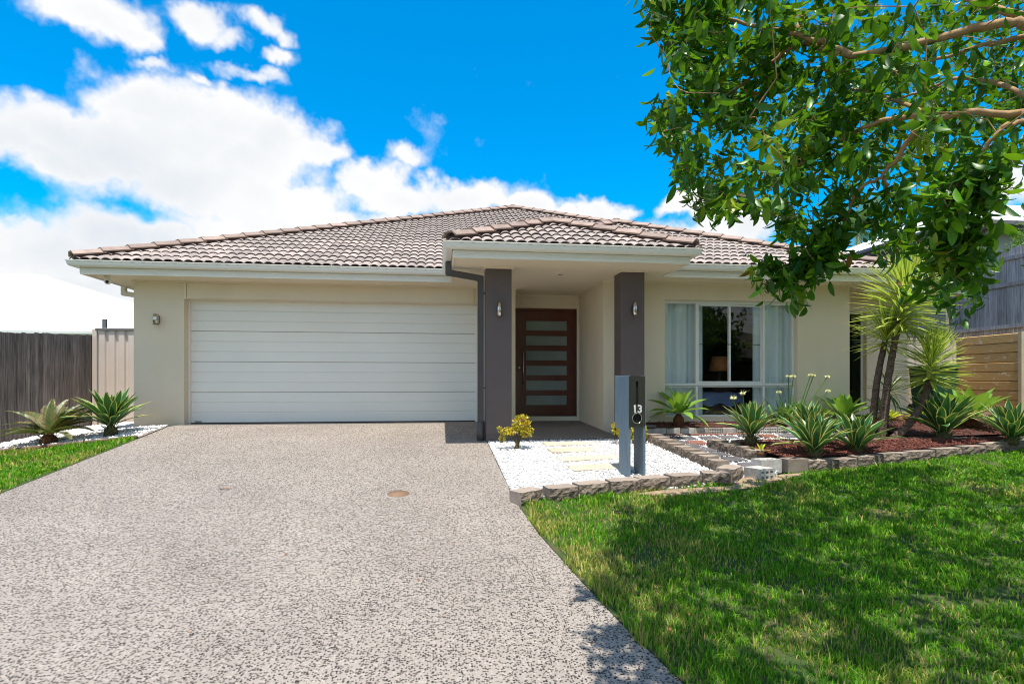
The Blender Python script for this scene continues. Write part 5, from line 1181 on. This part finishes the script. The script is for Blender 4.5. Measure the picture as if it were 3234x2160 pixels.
# ================================================================ the street tree over the lawn (trunk stands out of frame on the right)
def build_tree():
    tr = empty('street_tree', (5.5, 1.9, gz(5.5, 1.9)), 'broadleaf tree overhanging the lawn from the right with tan branches', 'tree')
    L0 = Vector(tr.location)
    limbs = []
    def px(x7, y7, t): return Vector(PT(2000 + x7 / 1.568, y7 / 1.568, t))
    fork = Vector((5.35, 2.1, 1.6)); fork2 = Vector((5.0, 2.3, 2.3))
    trunk = [Vector((5.5, 1.9, gz(5.5, 1.9) - .1)), Vector((5.52, 1.95, .2)), fork, fork2, Vector((4.8, 2.2, 3.6)), Vector((4.9, 2.3, 4.8))]
    limbs.append((trunk, .16, .05, 'trunk'))
    limbs.append(([fork2, px(2150, 150, 3.0), px(1850, 112, 3.05), px(1500, 195, 3.15), px(1080, 275, 3.3), px(850, 215, 3.45), px(690, 300, 3.55), px(500, 450, 3.7), px(300, 560, 3.85)], .030, .006, 'limb'))
    limbs.append(([px(2150, 150, 3.0), px(1850, 60, 3.1), px(1640, -10, 3.3), px(1400, -120, 3.6)], .026, .008, 'limb'))
    limbs.append(([fork, px(2200, 600, 2.75), px(1935, 560, 2.8), px(1460, 573, 3.0), px(1280, 588, 3.15), px(1100, 655, 3.3), px(900, 780, 3.5), px(650, 880, 3.75)], .024, .005, 'limb'))
    limbs.append(([px(1460, 573, 3.0), px(1290, 490, 3.25), px(1080, 435, 3.6), px(900, 420, 3.9)], .013, .004, 'branch'))
    limbs.append(([px(1460, 573, 3.0), px(1380, 680, 3.1), px(1300, 790, 3.2), px(1210, 890, 3.3), px(1100, 960, 3.4), px(1060, 1080, 3.5), px(980, 1175, 3.55), px(880, 1290, 3.65), px(790, 1400, 3.7)], .015, .004, 'branch'))
    limbs.append(([px(2200, 600, 2.75), px(1900, 605, 2.5), px(1790, 680, 2.5), px(1700, 780, 2.55), px(1610, 900, 2.6), px(1600, 1050, 2.65), px(1640, 1190, 2.68), px(1590, 1370, 2.7)], .012, .004, 'branch'))
    limbs.append(([px(2150, 150, 3.0), px(1740, 222, 3.3), px(1420, 322, 3.8), px(1250, 360, 4.2)], .016, .005, 'branch'))
    limbs.append(([px(2200, 600, 2.75), px(1700, 388, 3.3), px(1380, 470, 3.8), px(1200, 520, 4.3)], .015, .005, 'branch'))
    limbs.append(([px(1250, 880, 3.3), px(1270, 960, 3.35), px(1320, 1060, 3.4), px(1330, 1120, 3.4)], .008, .004, 'branch'))
    limbs.append(([fork2, Vector((3.6, 1.7, 3.3)), Vector((2.2, 1.6, 3.7)), Vector((1.2, 1.8, 3.6))], .03, .006, 'limb'))
    limbs.append(([px(1080, 275, 3.3), px(850, 180, 3.4), px(600, 130, 3.5), px(350, 60, 3.6), px(120, 20, 3.7)], .018, .005, 'branch'))
    for e in [(6.8, 4.2, 3.8), (7.6, 2.6, 4.0), (6.5, 0.8, 4.2), (4.4, 3.0, 5.9), (8.3, 4.0, 3.0), (7.4, 4.8, 3.2)]:
        e = Vector(e); limbs.append(([fork2, fork2.lerp(e, .4) + Vector((0, 0, .3)), fork2.lerp(e, .75) + Vector((0, 0, .25)), e], .035, .008, 'limb'))
    nodes = []
    for pts, r0, r1, nm in limbs:
        sp = smooth_path(pts, 6); n = len(sp)
        sp = [q + Vector((random.gauss(0, .005), random.gauss(0, .005), random.gauss(0, .005))) if 0 < i < n - 1 else q for i, q in enumerate(sp)]
        V, Fc = tube_data([q - L0 for q in sp], [r0 + (r1 - r0) * i / (n - 1) for i in range(n)], 9); link(nm, pymesh(nm, V, Fc, M_BARK, smooth=True), tr, local=True)
        nodes += [q for i, q in enumerate(sp) if i > n * .25]
    NB = np.array([tuple(q) for q in nodes])
    # where foliage may show against the sky in the photograph (its own outline)
    MASK = [(1985, -80), (2008, 8), (2040, 50), (2082, 92), (2093, 150), (2097, 222), (2180, 205), (2198, 240), (2180, 262), (2120, 285), (2050, 335), (2046, 398), (2112, 472), (2155, 575), (2192, 645), (2212, 678), (2300, 660), (2430, 664), (2465, 735), (2490, 762), (2560, 765), (2520, 800), (2393, 822), (2390, 925), (2440, 962), (2540, 925), (2580, 870), (2645, 822), (2660, 772),
            (2640, 705), (2690, 655), (2738, 690), (2745, 760), (2790, 815), (2850, 800), (2882, 750), (2868, 690), (2900, 655), (2940, 700), (2925, 790), (2935, 850), (2850, 880), (2850, 915), (2970, 985), (3020, 1005), (3068, 985), (3132, 862), (3090, 815), (3105, 700), (3112, 640), (3180, 600), (3300, 640), (3500, 640), (3500, -80)]
    GAPS = [(2640, 700, 70, 60), (2790, 640, 60, 70), (2850, 560, 45, 60), (2700, 600, 25, 30), (3000, 560, 35, 30), (2590, 610, 20, 25), (2960, 700, 40, 60), (3150, 545, 50, 45), (2790, 600, 45, 35), (2960, 640, 30, 30), (2870, 830, 35, 25), (2600, 735, 25, 20), (3030, 700, 20, 30), (2990, 880, 18, 18)]
    pts = []
    # crown volume
    N = 90000
    X = RNG.uniform(0.9, 9.2, N); Yv = RNG.uniform(-.3, 5.75, N); Z = RNG.uniform(0.9, 6.8, N)
    rr = ((X - 4.9) / 4.1) ** 2 + ((Yv - 2.7) / 3.05) ** 2 + ((Z - 3.3) / 2.9) ** 2
    ok = (rr < 1) & (Z > 1.15 + 0.0 * X)
    shade = Yv + .25 * (Z + .45)
    ok &= shade < np.interp(X, [.8, 1.0, 1.47, 2.2, 3.1, 4.35, 5.26, 7.75, 9.2], [3.6, 4.0, 4.6, 5.5, 6.05, 6.2, 6.45, 6.6, 6.75])
    x, y, f = proj(X, Yv, Z)
    inframe = (x > -20) & (x < 3254) & (y > -20) & (f > .2)
    inm = in_poly(x, y, MASK)
    gap = np.zeros(N, bool)
    for gx, gy, ga, gb_ in GAPS: gap |= ((x - gx) / ga) ** 2 + ((y - gy) / gb_) ** 2 < 1
    near = ((f < 2.3) | ((f < 3.0) & (RNG.random(N) < .7))) & inframe
    thin = (y > 600) & (x > 2440) & (RNG.random(N) < .6)
    keep_in = ok & ~thin & inframe & inm & ~near & ~(gap & (RNG.random(N) < .85)) & (RNG.random(N) < 0.12 + 0.07 * (rr > .6))
    keep_out = ok & ~inframe & (Z > 1.8) & (Yv > -.1) & (RNG.random(N) < 0.042)
    P = np.stack([X, Yv, Z], -1); cl = [P[keep_in], P[keep_out]]
    # leaf rosettes along the drooping twigs and the limbs
    def along(idx, n, spread, lo=0.0):
        pth = smooth_path(limbs[idx][0], 8); k = np.array([tuple(q) for q in pth[int(len(pth) * lo):]]); s = RNG.integers(0, len(k), n); return k[s] + RNG.normal(0, spread, (n, 3))
    cl += [along(5, 75, .085, .62), along(6, 62, .085, .45), along(9, 16, .09, .4), along(3, 40, .13, .5), along(1, 50, .13, .6), along(4, 22, .14, .4), along(11, 45, .12, .35)]
    # the outer rim of the crown on the left, so the outline is leafy
    rim = []
    for i in range(len(MASK)):
        a = np.array(MASK[i]); b = np.array(MASK[(i + 1) % len(MASK)])
        if a[0] > 2700 or b[0] > 2700 or i >= 21: continue
        L_ = np.linalg.norm(b - a)
        for k in range(max(1, int(L_ / 13))):
            q = a + (b - a) * RNG.random(); q = q + np.array([RNG.uniform(18, 90), RNG.uniform(-30, 18)])
            u = (q[0] - CX) / F; t = RNG.uniform(3.2, 4.6); rim.append(PT(q[0], q[1], t))
    cl.append(np.array(rim))
    for c_, r_, n_ in (((1.02, 2.55, 3.5), .10, 16), ((.96, 2.12, 3.5), .08, 9), ((1.05, 1.72, 3.5), .2, 50), ((1.35, 1.5, 3.6), .25, 40)): cl.append(np.array(c_) + RNG.normal(0, r_, (n_, 3)))
    C = np.concatenate(cl); 
    xx, yy, ff = proj(C[:, 0], C[:, 1], C[:, 2]); C = C[~((xx > -30) & (xx < 3260) & (yy > -20) & ~in_poly(xx, yy, MASK))]
    # twigs: every leaf cluster grows from the nearest limb or twig already there
    tV = []; tF = []; done = NB.copy(); d0 = np.array([np.linalg.norm(NB - c, axis=1).min() for c in C])
    for ci_ in np.argsort(d0):
        c = C[ci_]; dd = np.linalg.norm(done - c, axis=1); j = int(np.argmin(dd))
        if .03 < dd[j] < .75:
            a = Vector(done[j]); b = Vector(c); m = (a + b) / 2 + Vector((0, 0, .05 * dd[j])) + Vector(RNG.normal(0, .10 * dd[j], 3)); r = .0024 + .0030 * dd[j]
            V, Fc = tube_data([a - L0, m - L0, b - L0], [r, r * .8, .0020], 4, cap=False); k = len(tV); tV += V; tF += [tuple(i + k for i in q) for q in Fc]
        done = np.vstack([done, c[None]])
    o = link('twigs', pymesh('twigs', tV, tF, M_BARK, smooth=True), tr, local=True); o['kind'] = 'stuff'
    # leaves: whorls of drooping oval leaves at each cluster
    st = [(0, .06), (.10, .42), (.28, .88), (.5, 1.0), (.72, .86), (.89, .46), (1, .05)]
    tv = []; tf = []
    for i, (t, w) in enumerate(st):
        zc = -.30 * t * t
        tv += [(-.185 * w, t, zc + .06 * w), (0, t, zc), (.185 * w, t, zc + .06 * w)]
    for i in range(len(st) - 1):
        for k in range(2): a = i * 3 + k; tf += [(a, a + 1, a + 4), (a, a + 4, a + 3)]
    tv = np.array(tv); tf = np.array(tf); nv = len(tv)
    per = 10; n = len(C) * per
    cen = np.repeat(C, per, 0) + RNG.normal(0, .038, (n, 3)); az = RNG.uniform(0, 2 * math.pi, n); elv = RNG.normal(-.85, .5, n); roll = RNG.normal(0, .55, n)
    sz = RNG.uniform(.065, .125, n)
    ca, sa, ce, se = np.cos(az), np.sin(az), np.cos(elv), np.sin(elv)
    Yd = np.stack([ca * ce, sa * ce, se], -1); Xd = np.stack([-sa, ca, np.zeros(n)], -1); Zd = np.cross(Xd, Yd); 
    cr, sr = np.cos(roll)[:, None], np.sin(roll)[:, None]; X2 = Xd * cr + Zd * sr; Z2 = -Xd * sr + Zd * cr
    M3 = np.stack([X2, Yd, Z2], -1)
    colr = np.array([(.018, .075, .005), (.036, .130, .006), (.080, .225, .009), (.19, .38, .014)]); ci = RNG.choice(4, n, p=[.34, .34, .22, .10]); T = colr[ci] * RNG.uniform(.75, 1.25, (n, 1))
    young = np.repeat(RNG.random(len(C)) < .05, per); T[young] = np.array([.26, .34, .025]) * RNG.uniform(.8, 1.2, (young.sum(), 1))
    dead = RNG.random(n) < .004; T[dead] = (.25, .10, .02)
    Lv = np.einsum('nij,kj->nki', M3, tv) * sz[:, None, None] + cen[:, None, :] - np.array(tuple(L0))
    xx, yy, ff = proj(cen[:, 0], cen[:, 1], cen[:, 2]); vis = (xx > 0) & (xx < 3234) & (yy > 0) & (yy < 2160)
    score = np.where(vis, sz / ff, 0); order = np.argsort(-score); big = order[:300]; rest = order[300:]
    def build(ids, name): 
        return np_mesh(name, Lv[ids].reshape(-1, 3), (tf[None] + (np.arange(len(ids)) * nv)[:, None, None]).reshape(-1, 3), L_TREE, np.repeat(T[ids], nv, 0), smooth=True)
    o = link('foliage', build(rest, 'foliage'), tr, local=True); o['kind'] = 'stuff'
    for i in big: link('leaf', build(np.array([i]), 'leaf'), tr, local=True)
    print('TREE clusters', len(C), 'leaves', n)
build_tree()

# ================================================================ far trees and hedge
def leafball(name, cat, pos, label, blobs, trunk, n, size, cols, rad=.12, elong=1.0, up=0.0):
    r = empty(name, pos, label, cat); C = []
    tube('trunk', smooth_path(trunk, 4), [rad * (1 - .6 * i / (len(smooth_path(trunk, 4)) - 1)) for i in range(len(smooth_path(trunk, 4)))], M_BARK, r, 8, local=True)
    for c, s, w in blobs:
        tube('limb', [trunk[-1], tuple(Vector(c) * .8 + Vector(trunk[-1]) * .2)], [rad * .4, rad * .12], M_BARK, r, 6, local=True)
        k = int(n * w); d = RNG.normal(size=(k, 3)); d /= np.linalg.norm(d, axis=1)[:, None]; lump = 1 + .28 * np.sin(d[:, :1] * 5 + c[0]) * np.cos(d[:, 1:2] * 6 + c[2]); C.append(np.array(c) + d * np.array(s) * lump * RNG.uniform(.3, 1, (k, 1)) ** .5)
    C = np.concatenate(C); k = len(C)
    tv = np.array([(0, 0, 0), (-.28, .5, .06), (.28, .5, .06), (0, 1, 0)], float) * size; tv[:, 0] *= elong; tf = np.array([(0, 2, 1), (1, 2, 3)])
    V = np.einsum('nij,kj->nki', rotmats(k, .9), tv) * RNG.uniform(.7, 1.4, (k, 1, 1)) + C[:, None, :]
    cols = np.array(cols); T = np.repeat((cols[RNG.integers(0, len(cols), k)] * RNG.uniform(.7, 1.25, (k, 1)))[:, None, :], 4, 1)
    o = link('crown', np_mesh('crown', V.reshape(-1, 3), (tf[None] + (np.arange(k) * 4)[:, None, None]).reshape(-1, 3), L_FAR, T.reshape(-1, 3)), r, local=True); o['kind'] = 'stuff'
    return r
leafball('conifer_shrub', 'shrub', (12.9, 11.2, 1.66), 'bright green feathery conifer shrub showing above the right fence', [((.35, 0, 1.75), (.55, .5, .95), .45), ((-.25, .1, 1.35), (.45, .45, .75), .25), ((1.0, .2, 2.1), (.55, .5, 1.0), .35)], [(0, 0, 0), (.1, 0, .6), (.3, 0, 1.2)], 9000, .085, [(.10, .22, .02), (.17, .30, .025), (.25, .36, .03), (.06, .14, .015)], .07, .45)
leafball('far_tree', 'tree', (23.5, 33, 0.0), 'distant yellow-green tree showing just over the right end of the roof', [((0, 0, 8.0), (1.5, 1.4, 1.0), .6), ((1.6, 0, 7.7), (1.0, 1, .8), .3), ((-1.5, 0, 7.4), (1.0, 1, .8), .2)], [(0, 0, -1), (.1, 0, 3), (0, 0, 6.5)], 5000, .26, [(.20, .26, .03), (.30, .34, .04), (.12, .18, .025)], .22)
def palm(pos, label, n=22, L_=2.6, h=8.0):
    r = empty('palm_tree', pos, label, 'palm tree'); tube('trunk', [(0, 0, -1), (.1, 0, h * .5), (0, 0, h)], [.2, .16, .12], M_YTRUNK, r, 10, local=True)
    for i in range(n):
        V = []; Fc = []; a = i * 2.4; e = R(75 - 85 * i / n); p = Vector((0, 0, h)); m_ = 16; c = (.06, .12, .035); 
        for s in range(m_):
            t = s / m_; ee = e - R(75) * t ** 1.3; d = Vector((math.cos(a) * math.cos(ee), math.sin(a) * math.cos(ee), math.sin(ee))); q = p + d * (L_ / m_); sd = Vector((-math.sin(a), math.cos(a), 0)); ll = .75 * math.sin(math.pi * (.12 + .8 * t))
            for sg in (-1, 1):
                for g in (0, .5):
                    b = p + (q - p) * g; k = len(V); tip = b + (sd * sg * .8 + d * .5 + Vector((0, 0, -.35))) * ll; V += [b - d * .035, b + d * .035, tip]; Fc.append((k, k + 1, k + 2))
            p = q
        me = np_mesh('frond', np.array([tuple(v) for v in V]), np.array(Fc), L_FAR, np.tile(np.array(c) * random.uniform(.7, 1.4), (len(V), 1))); link('frond', me, r, local=True)
    return r
pp_ = PT(2712, 760, 27); palm((pp_[0], pp_[1], 0), 'distant feathery palm rising behind the roof of the grey house', h=pp_[2] + .5)

# ================================================================ grass
def grass(name, poly_test, bounds, dens, label, keep=None, hmul=1.0):
    x0, x1, y0, y1 = bounds; area = (x1 - x0) * (y1 - y0); N = int(area * dens * 1.0)
    x = RNG.uniform(x0, x1, N); y = RNG.uniform(y0, y1, N)
    d = np.hypot(x, y); pk = np.clip((3.6 / d) ** 1.25, .16, 1.0)
    k = poly_test(x, y) & (RNG.random(N) < pk)
    sx, sy, sf = proj(x, y, GZ(x, y)); k &= (sx > -450) & (sx < 3234 + 900) & (sy < 2160 + 500) & (sf > .5)
    x, y, d = x[k], y[k], d[k]
    # clumps, bare soil and dry patches
    def fbm(x, y, s, o): return np.array([mnoise.fractal(Vector((a * s + o, b * s - o, o)), 1.0, 2.0, 3) for a, b in zip(x, y)])
    gx = np.arange(x0, x1 + .11, .1); gy = np.arange(y0, y1 + .11, .1)
    def field(s, o):
        A = np.array([[mnoise.fractal(Vector((a * s + o, b * s - o, o)), 1.0, 2.0, 4) for a in gx] for b in gy])
        ix = np.clip(((x - x0) / .1).astype(int), 0, len(gx) - 1); iy = np.clip(((y - y0) / .1).astype(int), 0, len(gy) - 1); return A[iy, ix]
    dryf = field(1.1, 3.3); clump = field(3.0, 8.1)
    edge = np.array([xdr(b) for b in y]) if name == 'grass' else None
    dry = dryf * 1.3
    if edge is not None: dry = dry + 1.15 * np.exp(-np.clip(x - edge, 0, 9) / .75) - .32
    else: dry = dry - .05
    k = RNG.random(len(x)) < np.clip(.72 + .55 * clump, .18, 1.0)
    if edge is not None:
        bare = ((x - 4.0) / 1.2) ** 2 + ((y - 3.35) / .13) ** 2 < 1; k &= ~(bare & (RNG.random(len(x)) < .75))
        ej = np.array([mnoise.fractal(Vector((0, b * 3.0, 1.5)), 1.0, 2.0, 4) for b in y]); k &= x > edge + .01 + .10 * np.clip(ej, -.35, 1)
    x, y, d, dry, clump = x[k], y[k], d[k], dry[k], clump[k]; n = len(x)
    h = RNG.uniform(.022, .052, n) * (1 + .55 * np.clip(clump, -.4, 1.2)) * hmul; tall = RNG.random(n) < .04; h[tall] *= 1.8
    if edge is not None: h *= 1 + .8 * np.exp(-np.clip(x - np.array([xdr(b_) for b_ in y]), 0, 9) / .10)
    w = RNG.uniform(.0022, .0042, n) * np.clip(d / 3.4, 1.0, 2.6); az = RNG.uniform(0, 2 * math.pi, n); lean = np.abs(RNG.normal(.35, .35, n))
    sd = np.stack([np.cos(az), np.sin(az), np.zeros(n)], -1); fw = np.stack([-np.sin(az), np.cos(az), np.zeros(n)], -1)
    b = np.stack([x, y, GZ(x, y) + .001], -1); up = np.array([0, 0, 1.0])
    m = b + fw * (h * .5 * np.sin(lean * .6))[:, None] + up * (h * .55)[:, None]; t = b + fw * (h * np.sin(lean * 1.25))[:, None] + up * (h * np.cos(lean * .8))[:, None]
    V = np.stack([b - sd * w[:, None], b + sd * w[:, None], m + sd * (w * .8)[:, None], m - sd * (w * .8)[:, None], t], 1)
    Fq = np.array([(0, 1, 2), (0, 2, 3), (3, 2, 4)])
    isdry = RNG.random(n) < np.clip(.10 + .75 * dry, .05, .85)
    g = np.array([(.085, .270, .009), (.145, .370, .014), (.230, .430, .020), (.048, .185, .009)]); T = g[RNG.integers(0, 4, n)] * RNG.uniform(.75, 1.25, (n, 1)); s = np.array([(.56, .46, .14), (.46, .43, .10), (.42, .32, .12)])
    T[isdry] = s[RNG.integers(0, 3, isdry.sum())] * RNG.uniform(.75, 1.2, (isdry.sum(), 1))
    o = link(name, np_mesh(name, V.reshape(-1, 3), (Fq[None] + (np.arange(n) * 5)[:, None, None]).reshape(-1, 3), L_GRASS, np.repeat(T, 5, 0))); tag(o, label, 'grass', kind='stuff'); print('GRASS', name, n)
_ins = in_poly
LAWN2 = [(p[0] + .02, p[1] - .02) for p in LAWN_R]; LAWN2[-1] = (11.8, 1.0)
grass('grass', lambda x, y: in_poly(x, y, [(q[0] - (.06 if i < 7 else 0), q[1]) for i, q in enumerate(LAWN2)]) & ~(in_poly(x, y, SOIL) & (RNG.random(len(x)) < .93)), (0.7, 11.8, 1.6, 7.9), 9500, 'short green and straw-coloured lawn grass under the tree')
grass('side_grass', lambda x, y: (x < -4.38) & (x > -7.3) & (y < 8.83), (-7.4, -4.3, 3.8, 8.85), 9000, 'short green lawn grass between driveway and left pebble bed', hmul=1.1)

for i, (x, y, sc_f) in enumerate([(7.0, -16, 1.1), (15.5, -14.5, 1.2), (27, -15, 1.5)]):  # unseen trees added so the window panes mirror less bright sky
    leafball('opposite_tree', 'tree', (x, y, -1.3), ['green tree at the near end of the cream house across the street', 'round green tree in front of the cream house across the street', 'tallest green tree at the far end of the cream house across the street'][i], [((0, 0, 4.2 * sc_f), (2.6, 2.4, 1.8), .6), ((1.6, 0, 3.4 * sc_f), (1.6, 1.6, 1.2), .25), ((-1.6, 0, 3.3 * sc_f), (1.6, 1.6, 1.2), .25)], [(0, 0, 0), (.1, 0, 1.2), (0, 0, 3.0)], 5000, .30, [(.04, .11, .02), (.06, .14, .02), (.03, .08, .015)], .2)

def litter():
    """a few fallen leaves from the street tree on lawn, gravel and driveway"""
    pts = [(RNG.uniform(.9, 6), RNG.uniform(2.4, 6.0)) for _ in range(46)] + [(RNG.uniform(-1.5, .9), RNG.uniform(2.6, 6.5)) for _ in range(7)] + [(RNG.uniform(1.0, 3.4), RNG.uniform(6.2, 8.0)) for _ in range(16)] + [(RNG.uniform(4.6, 8), RNG.uniform(7.0, 7.6)) for _ in range(16)]
    V = []; Fc = []; k = 0
    for x, y in pts:
        a = RNG.uniform(0, 6.28); s = RNG.uniform(.025, .05); z = gz(x, y) + (.035 if x > .95 and y < 6 else .02) + (UP if 7.0 < y < 7.6 and x > 4.5 else 0)
        for t, w, h in ((0, 0, 0), (.5, .22, .012), (.5, -.22, .016), (1, 0, .004)): V.append((x + s * (t * math.cos(a) - w * math.sin(a)), y + s * (t * math.sin(a) + w * math.cos(a)), z + h))
        Fc += [(k, k + 1, k + 2), (k + 1, k + 3, k + 2)]; k += 4
    tag(link('leaf_litter', pymesh('leaf_litter', V, Fc, M_DRY)), 'scattered dry fallen leaves on the lawn, bark and gravel', 'leaf litter', kind='stuff')
litter()
